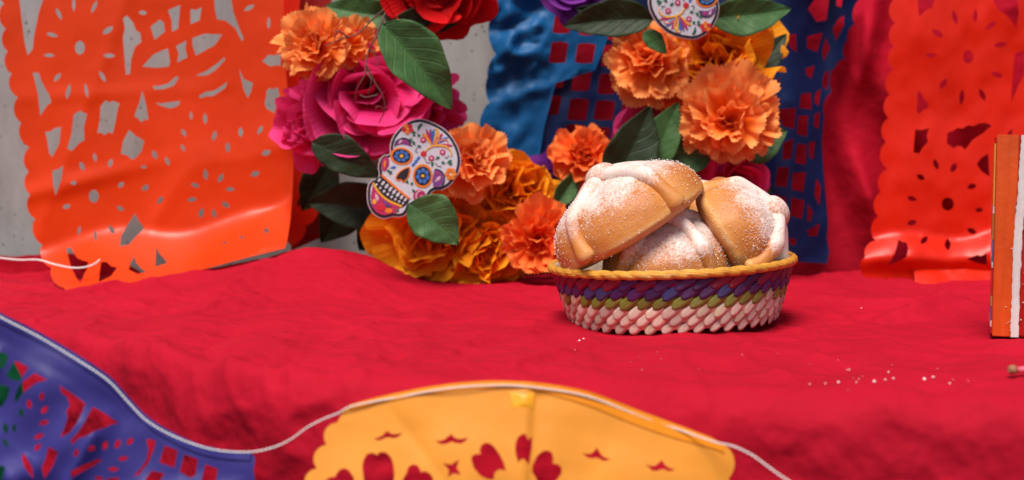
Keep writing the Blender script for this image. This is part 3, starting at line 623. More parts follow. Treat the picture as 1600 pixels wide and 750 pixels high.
WS = 1.055
def petal_mesh(kind, seed):
    rg = random.Random(seed); nu, nv = (33, 12) if kind == "c" else (23, 12) if kind == "r" else (17, 11); V = []; UV = []
    ph = [rg.uniform(0, 6.28) for _ in range(6)]; cup = rg.uniform(.10, .35); bend = rg.uniform(-.25, .3)
    for j in range(nv):
        v = j / (nv - 1)
        for i in range(nu):
            u = -1 + 2 * i / (nu - 1)
            if kind == "c":                                             # fan with a pinked, ruffled edge
                f = u * 1.15; edge = 1 + (.022 if i % 2 else -.022) + .05 * math.sin(u * 6 + ph[0])
                k = v * (1 + (edge - 1) * v ** 3); x = k * .62 * math.sin(f); y = k * (.42 + .58 * math.cos(f * .8))
                z = .085 * v ** 2 * math.sin(u * 6.0 + ph[1]) + .045 * v ** 3 * math.sin(u * 12.5 + ph[2]) + cup * v * v * .6 + .10 * u * u * v + .03 * math.sin(v * 8 + ph[3]) - .12 * max(0, v - .6)
            else:                                                       # broad rounded cupped petal
                f = u * 1.75; k = v * (1 + .05 * v ** 3 * math.sin(u * 4 + ph[0]) - .06 * v ** 3 * math.exp(-(u / .16) ** 2))
                x = k * .56 * math.sin(f); y = k * (.60 + .40 * math.cos(f))
                z = .34 * (x / .5) ** 2 * (1 - .5 * v) + cup * v * v - bend * max(0, v - .55) * 1.5 + .045 * v ** 3 * math.sin(u * 5.5 + ph[1]) + .02 * v * v * math.sin(u * 11 + ph[2] + v * 4)
            if kind == "r":
                z += .085 * v ** 2 * math.sin(u * 7 + ph[4]) + .05 * v ** 3 * math.sin(u * 15 + ph[5]); y *= 1 + .05 * v * v * math.sin(u * 9 + ph[2]); x *= .88
            V.append((x, y, z)); UV.append((i / (nu - 1), v))
    return mk_mesh("petal", V, grid_faces(nu, nv), True, UV)
PM = {}
def petal_variant(kind, k, m):
    key = (kind, k, m.name)
    if key not in PM:
        me = petal_mesh(kind, k * 31 + 5 + (100 if kind == "c" else 0)); me.materials.append(m); PM[key] = me
    return PM[key]
def core_mesh(r):
    V = []; n, mm = 10, 7
    for j in range(mm):
        a = math.pi * j / (mm - 1)
        for i in range(n):
            b = 2 * math.pi * i / n; k = r * (1 + .1 * math.sin(3 * b + j)); V.append((k * math.sin(a) * math.cos(b), k * math.sin(a) * math.sin(b), k * math.cos(a)))
    return mk_mesh("core", V, grid_faces(n, mm, True))
def flower(kind, px, py, Y, rpx, m, face=(0, -1, .15), seed=1, label=None, rings=None, squash=1.0):
    rg = random.Random(seed); Y *= WS; c = atv(px, py, Y); rad = rpx / FPX * Y
    N = Vector(face).normalized(); q = N.to_track_quat('Z', 'Y')
    name = "carnation" if kind == "c" else "peony"
    fl = link(name, core_mesh(rad * (.16 if kind == "c" else .14)), m, wreath, WT @ Matrix.LocRotScale(c, q, None))
    if label: fl["label"] = label
    if rings is None:
        rings = [(12, 3, .60), (30, 5, .70), (48, 6, .82), (66, 7, .95), (84, 8, 1.0), (102, 6, .95)] if kind == "c" else [(10, 3, .48), (26, 5, .60), (42, 6, .75), (58, 7, .88), (76, 7, 1.0), (96, 6, 1.0)]
    rings = [(th * rg.uniform(.85, 1.15), max(3, n + rg.choice([-1, 0, 1, 2])), ln * rg.uniform(.92, 1.08)) for th, n, ln in rings]; az0 = rg.uniform(0, 6.28); skew = rg.uniform(.06, .2)
    for ri, (th, n, ln) in enumerate(rings):
        off = rg.uniform(0, 6.28)
        for k in range(n):
            az = off + 2 * math.pi * k / n + rg.uniform(-.2, .2); jt = 24 if kind == 'r' else 13; t = math.radians(max(4, th + rg.uniform(-jt, jt))); s = rad * ln * rg.uniform(.82, 1.12) * (1 + skew * math.cos(az - az0))
            d = Vector((math.sin(t) * math.cos(az), math.sin(t) * math.sin(az), math.cos(t) * squash)).normalized()
            up = Vector((-math.cos(t) * math.cos(az), -math.cos(t) * math.sin(az), math.sin(t)))
            x = d.cross(up).normalized(); up = x.cross(d)
            rot = Matrix((x, d, up)).transposed().to_4x4() @ Matrix.Rotation(rg.uniform(-.35, .35) * (2.0 if kind == 'r' else 1), 4, 'Y')
            wsc = rg.uniform(.8, 1.05) if kind == "c" else rg.uniform(.95, 1.2)
            mw = Matrix.Translation(d * rad * -.03) @ rot @ Matrix.Diagonal((s * wsc, s, s, 1))
            link("carnation_petal" if kind == "c" else "peony_petal", petal_variant(kind, rg.randrange(5), m), None, fl, mw)
    return fl
# left arm
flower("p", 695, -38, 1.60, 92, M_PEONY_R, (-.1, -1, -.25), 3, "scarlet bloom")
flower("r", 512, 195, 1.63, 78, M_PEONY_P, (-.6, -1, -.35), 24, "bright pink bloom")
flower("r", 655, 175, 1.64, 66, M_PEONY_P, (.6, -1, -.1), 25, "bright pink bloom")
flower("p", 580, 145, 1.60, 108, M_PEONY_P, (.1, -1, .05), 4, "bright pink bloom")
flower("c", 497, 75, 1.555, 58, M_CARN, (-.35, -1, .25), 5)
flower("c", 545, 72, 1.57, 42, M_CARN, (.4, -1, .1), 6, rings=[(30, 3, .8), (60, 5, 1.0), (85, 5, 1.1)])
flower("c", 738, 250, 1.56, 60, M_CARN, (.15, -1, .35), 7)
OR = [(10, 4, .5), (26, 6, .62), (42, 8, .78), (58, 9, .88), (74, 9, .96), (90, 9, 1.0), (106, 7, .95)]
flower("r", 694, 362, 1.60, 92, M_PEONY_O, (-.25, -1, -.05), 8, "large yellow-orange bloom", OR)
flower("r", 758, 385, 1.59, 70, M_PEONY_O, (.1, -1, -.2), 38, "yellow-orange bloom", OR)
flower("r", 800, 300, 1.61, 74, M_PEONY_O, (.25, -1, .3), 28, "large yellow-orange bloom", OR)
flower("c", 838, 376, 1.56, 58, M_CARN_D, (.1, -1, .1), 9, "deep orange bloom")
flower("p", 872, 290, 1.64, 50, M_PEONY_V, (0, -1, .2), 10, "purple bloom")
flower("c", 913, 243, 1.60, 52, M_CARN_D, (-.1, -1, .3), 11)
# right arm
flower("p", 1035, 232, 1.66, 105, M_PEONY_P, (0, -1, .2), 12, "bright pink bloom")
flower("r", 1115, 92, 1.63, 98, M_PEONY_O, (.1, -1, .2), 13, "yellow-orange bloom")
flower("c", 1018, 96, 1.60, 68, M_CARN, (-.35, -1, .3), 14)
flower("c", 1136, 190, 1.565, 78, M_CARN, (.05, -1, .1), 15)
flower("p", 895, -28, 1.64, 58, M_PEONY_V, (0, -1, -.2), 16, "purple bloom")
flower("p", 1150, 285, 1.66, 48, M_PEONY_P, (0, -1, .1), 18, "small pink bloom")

def leaf(p0, p1, wpx, Y, m=M_LEAF, tilt=0., seed=1, droop=.15, Y1=None):
    """cloth leaf from stem pixel p0 to tip pixel p1"""
    Y *= WS; rg = random.Random(seed); a = atv(*p0, Y); b = atv(*p1, Y if Y1 is None else Y1); L = (b - a).length; w = wpx / FPX * Y * .5
    nu, nv = 15, 22; V = []; UV = []; ph = rg.uniform(0, 6); crl = rg.uniform(.15, .6); tw = rg.uniform(-.5, .5); asym = rg.uniform(-.12, .12)
    for j in range(nv):
        v = j / (nv - 1); prof = (math.sin(math.pi * v ** .78) ** .82) if 0 < v < 1 else 0
        prof = max(prof, .0) * (1 - .12 * v) + .015 * (1 - v)
        for i in range(nu):
            u = -1 + 2 * i / (nu - 1)
            x = u * w * prof * (1 + asym * math.copysign(1, u)) * (1 + .03 * math.sin(v * 17 + ph)) + asym * w * math.sin(v * math.pi); y = v * L
            z = w * (crl * abs(u) * prof + tw * u * v * prof) - droop * L * (v * v) + .05 * w * math.sin(v * 11 + ph) * abs(u) + .03 * w * math.sin(v * 24 + u * 3) * abs(u)
            V.append((x, y, z)); UV.append((u, v))
    d = (b - a).normalized(); toward = Vector((math.sin(tilt), -math.cos(tilt), .0)); up = (toward - d * toward.dot(d)).normalized(); x = d.cross(up)
    mw = WT @ Matrix.Translation(a) @ Matrix((x, d, up)).transposed().to_4x4()
    o = link("leaf", mk_mesh("leaf", V, grid_faces(nu, nv), True, UV), m, wreath, mw)
    if m is M_LEAF_D: o["label"] = "dark olive leaf"
    s = o.modifiers.new("thickness", 'SOLIDIFY'); s.thickness = .0005
    return o
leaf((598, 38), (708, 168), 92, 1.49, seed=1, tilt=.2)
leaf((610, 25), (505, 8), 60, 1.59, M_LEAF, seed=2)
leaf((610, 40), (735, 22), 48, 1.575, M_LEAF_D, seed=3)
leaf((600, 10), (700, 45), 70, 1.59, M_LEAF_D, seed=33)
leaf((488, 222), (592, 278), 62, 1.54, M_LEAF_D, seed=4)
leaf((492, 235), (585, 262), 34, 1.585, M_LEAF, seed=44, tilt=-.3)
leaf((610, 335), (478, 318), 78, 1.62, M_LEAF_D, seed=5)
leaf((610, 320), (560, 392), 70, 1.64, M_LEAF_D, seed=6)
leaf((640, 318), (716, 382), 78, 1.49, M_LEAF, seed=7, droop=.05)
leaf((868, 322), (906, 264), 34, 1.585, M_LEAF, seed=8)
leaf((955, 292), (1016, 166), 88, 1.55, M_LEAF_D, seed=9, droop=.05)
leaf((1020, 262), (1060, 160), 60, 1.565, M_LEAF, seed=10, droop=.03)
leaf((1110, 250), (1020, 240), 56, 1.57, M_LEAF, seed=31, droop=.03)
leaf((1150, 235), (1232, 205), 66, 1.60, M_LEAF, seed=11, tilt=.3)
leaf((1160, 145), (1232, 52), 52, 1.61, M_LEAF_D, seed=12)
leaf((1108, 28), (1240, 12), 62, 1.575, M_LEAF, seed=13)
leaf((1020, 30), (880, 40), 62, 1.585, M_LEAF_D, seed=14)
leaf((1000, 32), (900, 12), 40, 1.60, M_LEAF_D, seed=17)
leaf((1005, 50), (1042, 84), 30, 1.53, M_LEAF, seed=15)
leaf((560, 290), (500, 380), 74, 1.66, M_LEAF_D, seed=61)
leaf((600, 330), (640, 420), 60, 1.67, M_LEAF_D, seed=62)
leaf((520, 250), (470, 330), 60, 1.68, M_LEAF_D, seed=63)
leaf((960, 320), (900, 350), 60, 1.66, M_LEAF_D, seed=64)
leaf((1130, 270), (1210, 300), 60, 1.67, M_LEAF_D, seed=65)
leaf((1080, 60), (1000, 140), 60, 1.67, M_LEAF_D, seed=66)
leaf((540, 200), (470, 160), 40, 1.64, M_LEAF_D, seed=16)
# hoop that carries the flowers
hp = catmull([at(x, y, 1.76).tolist() for x, y in [(640, -120), (580, 0), (560, 150), (600, 280), (700, 360), (850, 370), (980, 330), (1100, 260), (1160, 140), (1140, 0), (1080, -110)]], 8)
link("hoop", tube_mesh("hoop", hp.tolist(), .006, 8), M_TWIG, wreath, WT)
# brown twigs
def twig(pts, r0=.0011, Y=1.53):
    P = catmull([at(x, y, Y * WS + dy).tolist() for x, y, dy in pts], 6); n = len(P)
    link("twig", tube_mesh("twig", P.tolist(), [r0 * (1 - .5 * i / n) for i in range(n)], 6), M_TWIG, wreath, WT)
twig([(600, 15, .0), (582, 30, 0), (560, 52, -.01), (530, 62, -.015), (508, 72, -.02)])
twig([(602, 20, .0), (588, 55, -.01), (574, 85, -.015), (570, 115, -.02), (560, 135, -.02), (552, 158, -.01)])
twig([(598, 25, 0), (602, 45, -.01), (585, 62, -.02), (575, 80, -.02)])
twig([(572, 100, -.02), (585, 128, -.02), (598, 150, -.018), (601, 172, -.015), (592, 192, -.01)])
twig([(571, 112, -.02), (580, 125, -.025), (575, 148, -.02)], .0009)
twig([(590, 148, -.02), (572, 152, -.025), (562, 148, -.022)], .0009)
twig([(545, 60, -.015), (528, 48, -.02), (522, 66, -.02)], .0009)
twig([(600, 172, -.016), (592, 166, -.02), (586, 170, -.02)], .0008)
twig([(578, 78, -.02), (590, 92, -.02), (588, 104, -.02)], .0008)

# ------------------------------------------------------------------ embroidered sugar skull patches
def thread(name, c):
    m = mat(name, c, .45); b = bsdf(m); n = noise(m, 900, 2); r = ramp(m, [(.35, tuple(x * .8 for x in c)), (.65, tuple(min(1, x * 1.15) for x in c))], n.outputs[0]); lk(m, r.outputs[0], b.inputs["Base Color"])
    w = nd(m, "ShaderNodeTexWave", Scale=520.0, Distortion=2.0); w.bands_direction = 'DIAGONAL'; tc = nd(m, "ShaderNodeTexCoord"); lk(m, tc.outputs["Object"], w.inputs["Vector"])
    lk(m, bump(m, w.outputs[0], .5, .0006), b.inputs["Normal"]); b.inputs["Sheen Weight"].default_value = .15; return m
TH = {k: thread("thread_" + k, c) for k, c in dict(white=(.64, .62, .68), rim=(.62, .45, .50), black=(.012, .01, .018), orange=(.85, .20, .015), gold=(.90, .42, .03), blue=(.04, .16, .52), navy=(.02, .05, .22), magenta=(.50, .02, .12),
                                              red=(.62, .015, .03), green=(.015, .14, .07), purple=(.22, .05, .24), pink=(.72, .45, .52)).items()}
US = 1 / 4.167 / FPX * 1.58          # crop unit -> metres
SKC = (365, 395)
def prism(name, poly, z0, z1, m, parent, inset=.0):
    """flat padded piece: fan-free cap by CDT, bevelled edge"""
    P = np.asarray(poly, float)
    v, _, f, *_ = delaunay_2d_cdt([Vector(p) for p in P.tolist()], [(i, (i + 1) % len(P)) for i in range(len(P))], [], 1, 1e-5)
    if len(v) != len(P): return None
    vs = [((p[0] - SKC[0]) * US, -(p[1] - SKC[1]) * US) for p in v]; n = len(vs)
    cen = np.mean(vs, 0); ins = .4 / 100
    area = sum(vs[i][0] * vs[(i + 1) % n][1] - vs[(i + 1) % n][0] * vs[i][1] for i in range(n))
    nr = []
    for i in range(n):
        a, b = np.array(vs[i - 1]), np.array(vs[(i + 1) % n]); t = b - a; l = np.linalg.norm(t) or 1; nn = np.array([-t[1], t[0]]) / l * (1 if area > 0 else -1); nr.append(nn)
    e = 1.2 * US
    V = [(x, y, z0) for x, y in vs] + [(x, y, z1 - .0001) for x, y in vs] + [(vs[i][0] + nr[i][0] * e, vs[i][1] + nr[i][1] * e, z1) for i in range(n)]
    F = [tuple(t + 2 * n for t in tri) for tri in f]
    for i in range(n):
        j = (i + 1) % n; F += [(i, j, j + n, i + n), (i + n, j + n, j + 2 * n, i + 2 * n)]
    me = mk_mesh(name, V, F, False); import bmesh
    bm = bmesh.new(); bm.from_mesh(me); bmesh.ops.recalc_face_normals(bm, faces=bm.faces)
    bm.to_mesh(me); bm.free()
    return link(name, me, m, parent)
def offset(poly, d):
    P = np.asarray(poly, float); A = np.roll(P, 1, 0); B = np.roll(P, -1, 0); T = B - A; T /= np.linalg.norm(T, axis=1)[:, None]
    ar = (P[:, 0] * np.roll(P[:, 1], -1) - np.roll(P[:, 0], -1) * P[:, 1]).sum(); N = np.stack([-T[:, 1], T[:, 0]], -1) * (1 if ar > 0 else -1)
    return (P + N * d).tolist()
def stroke(pts, w, taper=True):
    P = catmull(pts, 5); T = np.gradient(P, axis=0); T /= np.linalg.norm(T, axis=1)[:, None] + 1e-9; N = np.stack([-T[:, 1], T[:, 0]], -1); n = len(P)
    ww = np.array([w * .5 * (1 if not taper else max(.12, math.sin(math.pi * min(1, (i + 1) / n * .9 + .1)) ** .5)) for i in range(n)])[:, None]
    return (P + N * ww).tolist() + (P - N * ww).tolist()[::-1]
def drop(x0, y0, x1, y1, w, n=6):
    d = np.array([x1 - x0, y1 - y0], float); L = np.linalg.norm(d); t = d / L; nn = np.array([-t[1], t[0]]); P = []
    for k in range(n + 1): v = k / n; P.append(np.array([x0, y0]) + d * v + nn * w * .5 * math.sin(math.pi * v ** 1.5) ** .8 if 0 < k < n else np.array([x0, y0]) + d * v)
    for k in range(n - 1, 0, -1): v = k / n; P.append(np.array([x0, y0]) + d * v - nn * w * .5 * math.sin(math.pi * v ** 1.5) ** .8)
    return [p.tolist() for p in P]
SK = catmull([(395, 65), (440, 72), (500, 95), (560, 130), (605, 175), (640, 230), (662, 290), (668, 345), (655, 410), (630, 460), (590, 505), (540, 530), (492, 536), (466, 560), (462, 600), (440, 632), (405, 645), (365, 636), (338, 636), (322, 665), (300, 694), (265, 706), (225, 703),
              (190, 712), (155, 714), (118, 700), (85, 670), (62, 625), (55, 570), (60, 505), (85, 465), (122, 452), (134, 425), (128, 380), (140, 332), (165, 303), (203, 292), (206, 240), (222, 190), (250, 148), (290, 108), (340, 78)], 3, True).tolist()
def make_skull(mw):
    s = empty("skull_patch"); s.parent = wreath; s.matrix_local = mw
    z = .0024
    prism("border", SK, 0, z, TH["rim"], s)
    prism("outline", offset(SK, 6), z - .0002, z + .0004, TH["black"], s)
    prism("face", offset(SK, 23), z + .0002, z + .0008, TH["white"], s)
    Z = z + .0008; cnt = [0]
    def pc(name, poly, m, lv=0): prism(name, poly, Z - .0003, Z + .0004 + lv * .0004, TH[m], s)
    # jaw, ears, brows
    pc("jaw", [(95, 490), (120, 540), (180, 595), (270, 640), (255, 672), (225, 680), (180, 690), (150, 690), (115, 672), (88, 635), (80, 570)], "magenta")
    pc("jaw_flower", oval(150, 640, 34, 24, 10), "red", 1); pc("jaw_flower", oval(195, 662, 26, 18, 10), "orange", 1); pc("jaw_flower", oval(104, 605, 14, 18, 8), "gold", 1)
    pc("jaw_flower", drop(110, 545, 128, 600, 22), "pink", 1); pc("jaw_flower", drop(150, 590, 195, 625, 20), "purple", 1); pc("jaw_flower", drop(235, 650, 262, 668, 16), "green", 1); pc("jaw_flower", drop(160, 625, 215, 640, 16), "navy", 1.5)
    pc("ear", [(160, 325), (185, 312), (202, 330), (200, 370), (175, 410), (155, 400), (150, 360)], "magenta"); pc("ear_motif", drop(175, 330, 170, 385, 18), "orange", 1); pc("ear_motif", drop(190, 335, 188, 372, 12), "purple", 1)
    pc("brow", [(232, 250), (240, 215), (268, 194), (305, 190), (335, 210), (338, 245), (312, 236), (280, 232), (250, 240)], "purple"); pc("brow_line", stroke([(236, 248), (248, 212), (290, 192), (328, 205), (342, 240)], 7, False), "black", 1)
    pc("brow_motif", drop(262, 232, 285, 200, 16), "pink", 1); pc("brow_motif", drop(300, 232, 312, 205, 14), "magenta", 1)
    pc("cheek", [(492, 398), (525, 398), (556, 435), (552, 485), (520, 512), (486, 510), (480, 470)], "purple"); pc("cheek_line", stroke([(498, 392), (535, 405), (560, 445), (545, 500), (500, 528)], 7, False), "black", 1)
    pc("cheek_motif", drop(495, 480, 535, 440, 20), "pink", 1); pc("cheek_motif", drop(495, 430, 520, 415, 14), "magenta", 1)
    # eyes
    for (cx, cy, rx, ry, a) in [(281, 309, 74, 57, 8), (418, 438, 66, 78, 0)]:
        pc("eye_ring", oval(cx, cy, rx, ry, 22, a), "orange", .5); pc("eye_socket", oval(cx, cy, rx * .80, ry * .80, 20, a), "black", 1)
        for k in range(7):
            t = 2 * math.pi * k / 7 + .3; pc("eye_petal", oval(cx + rx * .48 * math.cos(t), cy + ry * .48 * math.sin(t), rx * .20, ry * .20, 9), "blue", 2)
        pc("eye_centre", oval(cx, cy, rx * .17, rx * .15, 9), "gold", 2.5)
    nose = catmull([(335, 376), (336, 415), (322, 455), (292, 482), (276, 466), (255, 470), (238, 450), (256, 416), (292, 388)], 2, True).tolist()
    pc("nose_ring", nose, "orange", .5); pc("nose", offset(nose, 9), "black", 1)
    for q in [(390, 322), (374, 343), (357, 364)]: pc("bridge_dot", oval(*q, 15, 10, 8, -45), "blue", .5)
    # mouth
    pc("mouth", [(150, 436), (200, 480), (260, 535), (330, 588), (318, 618), (285, 640), (235, 625), (185, 595), (135, 545), (98, 482), (115, 455)], "black", .5)
    pc("lip_line", stroke([(150, 430), (200, 474), (262, 530), (332, 586)], 15, False), "orange", 1); pc("lip_line", stroke([(96, 482), (130, 540), (190, 595), (282, 636)], 14, False), "gold", 1)
    for k in range(8):
        t = k / 7; b = math.sin(math.pi * (t * .8 + .1)); cx, cy = 136 + 168 * t, 462 + 128 * t + 6 * b
        pc("tooth", oval(cx, cy, 7 + 3 * b, 11 + 8 * b, 10, 38), "white", 1.2)
        cx, cy = 118 + 170 * t, 494 + 122 * t + 16 * b - 6
        pc("tooth", oval(cx, cy, 6 + 2 * b, 6 + 5 * b, 9, 38), "white", 1.2)
    # cheek swirl
    pc("swirl", oval(398, 570, 44, 46, 16), "magenta", .3)
    pc("swirl_line", stroke([(440, 560), (425, 535), (395, 535), (375, 560), (380, 590), (405, 598), (418, 578), (404, 566)], 8, False), "pink", 1)
    # forehead fan
    for (x, y, w, c) in [(418, 155, 22, "orange"), (440, 130, 20, "magenta"), (468, 128, 18, "purple"), (490, 132, 24, "blue"), (520, 132, 18, "gold"), (550, 160, 24, "magenta"), (585, 185, 22, "blue"), (618, 240, 22, "magenta")]:
        pc("fan_petal", drop(483, 238, x, y, w), c, .5)
    pc("fan_curl", stroke([(436, 278), (470, 248), (520, 240), (575, 250), (606, 285), (598, 316)], 12), "gold", 1)
    pc("fan_curl", stroke([(478, 238), (455, 205), (430, 172), (412, 168)], 9), "gold", 1); pc("fan_curl", stroke([(495, 232), (520, 195), (525, 160), (505, 132), (492, 140)], 9), "gold", 1)
    pc("fan_curl", stroke([(500, 235), (540, 205), (575, 205), (590, 225)], 8), "orange", 1)
    for x, y, c in [(422, 203, "magenta"), (548, 283, "magenta"), (475, 323, "magenta"), (424, 294, "red")]:
        pc("rose", [(x + (22 if k % 2 else 18) * math.cos(k * math.pi / 6), y + (22 if k % 2 else 18) * math.sin(k * math.pi / 6)) for k in range(12)], c, .6); pc("rose_centre", oval(x, y, 9, 9, 8), "pink" if c == "magenta" else "red", 1)
    for a in [(385, 150, 405, 100), (378, 158, 345, 150), (388, 160, 398, 185), (352, 178, 372, 168), (372, 240, 352, 212), (382, 238, 408, 250), (500, 330, 528, 312), (565, 360, 540, 345), (575, 355, 608, 335), (585, 362, 612, 358), (478, 380, 482, 345), (345, 190, 330, 212), (215, 415, 185, 398), (325, 490, 310, 465), (340, 500, 352, 478), (350, 520, 362, 545), (200, 430, 218, 405), (405, 120, 412, 96)]:
        pc("motif_leaf", drop(*a, 20), "green", .5)
    for a in [(205, 385, 245, 378), (580, 262, 570, 240)]: pc("motif_bud", drop(*a, 18), "blue", .5)
    pc("motif_curl", stroke([(345, 560), (325, 535), (305, 510), (322, 508)], 9), "orange", .8)
    for k in range(6):
        t = 2 * math.pi * k / 6; pc("side_flower_petal", oval(600 + 24 * math.cos(t), 425 + 26 * math.sin(t), 16, 17, 9), "orange", .6)
    pc("side_flower_centre", oval(612, 432, 10, 11, 8), "gold", 1.2)
    for k in range(5):
        t = 2 * math.pi * k / 5 + .4; pc("side_flower_petal", oval(322 + 24 * math.cos(t), 132 + 22 * math.sin(t), 17, 15, 9), "orange" if k % 2 else "red", .6)
    pc("side_flower_centre", oval(322, 132, 8, 8, 8), "gold", 1.2)
    for pts in [[(500, 350), (515, 372), (540, 378)], [(385, 250), (372, 275), (388, 285)], [(355, 195), (340, 225), (352, 245)], [(560, 315), (580, 320), (585, 300)], [(430, 320), (445, 350), (465, 350)]]:
        pc("curl_line", stroke(pts, 4, False), "black", .4)
    return s
def face_mat(px, py, Y, roll, tiltx=0., tiltz=0., sc=1.):
    return WT @ Matrix.Translation(atv(px, py, Y * WS)) @ Matrix.Rotation(tiltz, 4, 'Z') @ Matrix.Rotation(R(90) + tiltx, 4, 'X') @ Matrix.Rotation(roll, 4, 'Z') @ Matrix.Scale(sc, 4)
sk = make_skull(face_mat(560 + 365 * .24, 170 + 395 * .24, 1.50, 0, -.05, .1))
sk["label"] = "upright tilted skull patch"
def copy_tree(src, mw):
    c = src.copy(); COL.objects.link(c); c.parent = wreath; c.matrix_local = mw
    for ch in list(src.children):
        d = ch.copy(); COL.objects.link(d); d.parent = c; d.matrix_local = ch.matrix_local.copy()
    return c
c = copy_tree(sk, face_mat(1080, -18, 1.525, R(192), .05, .1)); c["label"] = "skull patch hung upside down"
c = copy_tree(sk, face_mat(1040, 350, 1.53, R(-10), .0, .0)); c["label"] = "skull patch mostly hidden behind the breads"

# ------------------------------------------------------------------ basket
BC = Vector((at(1052, 500, 1.375)[0], 1.375, .0035)); B_TILT = R(-2.6)
basket = empty("woven_basket", BC, (0, B_TILT, R(4))); tag(basket, "low round woven palm basket with yellow rim and striped sides, holding sugared breads", "basket")
RT, RB, HB_ = .1165, .0985, .054
def brad(z): t = max(0, min(1, z / HB_)); return RB + (RT - RB) * (t ** .8)
def straw(name, c):
    m = mat(name, c, .42); b = bsdf(m); n = noise(m, 120, 3); r = ramp(m, [(.3, tuple(x * .7 for x in c)), (.7, tuple(min(1, x * 1.12) for x in c))], n.outputs[0])
    oi = nd(m, "ShaderNodeObjectInfo"); hs = nd(m, "ShaderNodeHueSaturation"); mr = nd(m, "ShaderNodeMapRange"); lk(m, oi.outputs["Random"], mr.inputs[0]); mr.inputs[3].default_value = .75; mr.inputs[4].default_value = 1.2; lk(m, mr.outputs[0], hs.inputs["Value"])
    m2 = nd(m, "ShaderNodeMapRange"); lk(m, oi.outputs["Random"], m2.inputs[0]); m2.inputs[3].default_value = .487; m2.inputs[4].default_value = .513; lk(m, m2.outputs[0], hs.inputs["Hue"])
    lk(m, r.outputs[0], hs.inputs["Color"]); lk(m, hs.outputs[0], b.inputs["Base Color"])
    tc = nd(m, "ShaderNodeTexCoord"); w = nd(m, "ShaderNodeTexWave", Scale=2.2, Distortion=1.0, Detail=2.0); w.bands_direction = 'Y'; lk(m, tc.outputs["UV"], w.inputs["Vector"]); lk(m, bump(m, w.outputs[0], .6, .0008), b.inputs["Normal"])
    return m
ST = dict(yellow=straw("yellow_straw", (.82, .38, .045)), magenta=straw("magenta_straw", (.30, .012, .055)), purple=straw("purple_straw", (.085, .02, .14)), blue=straw("blue_straw", (.06, .07, .25)), green=straw("green_straw", (.27, .28, .035)), pale=straw("pale_pink_straw", (.90, .68, .54)), cream=straw("cream_straw", (.76, .60, .42)))
def stitch_mesh(name, L, w, h, skew=0.0):
    nu, nv = 11, 16; V = []; UV = []
    for j in range(nv):
        b = 2 * math.pi * j / nv
        for i in range(nu):
            t = -1 + 2 * i / (nu - 1); pr = max(.22, (1 - abs(t) ** 5)) ** .6
            groove = (.74 if j % 4 == 3 else 1.0)
            x = t * L / 2; y = math.cos(b) * w / 2 * pr * groove + .25 * w * math.sin(t * 1.6) ; z = math.sin(b) * h * pr * groove
            V.append((x, y, z)); UV.append((i / (nu - 1), j / nv * 3))
    F = []
    for j in range(nv):
        for i in range(nu - 1):
            a = j * nu + i; b2 = ((j + 1) % nv) * nu + i; F.append((a, b2, b2 + 1, a + 1)[::-1])
    F.append(tuple(j * nu for j in range(nv))); F.append(tuple(j * nu + nu - 1 for j in range(nv))[::-1])
    return mk_mesh(name, V, F, True, UV)
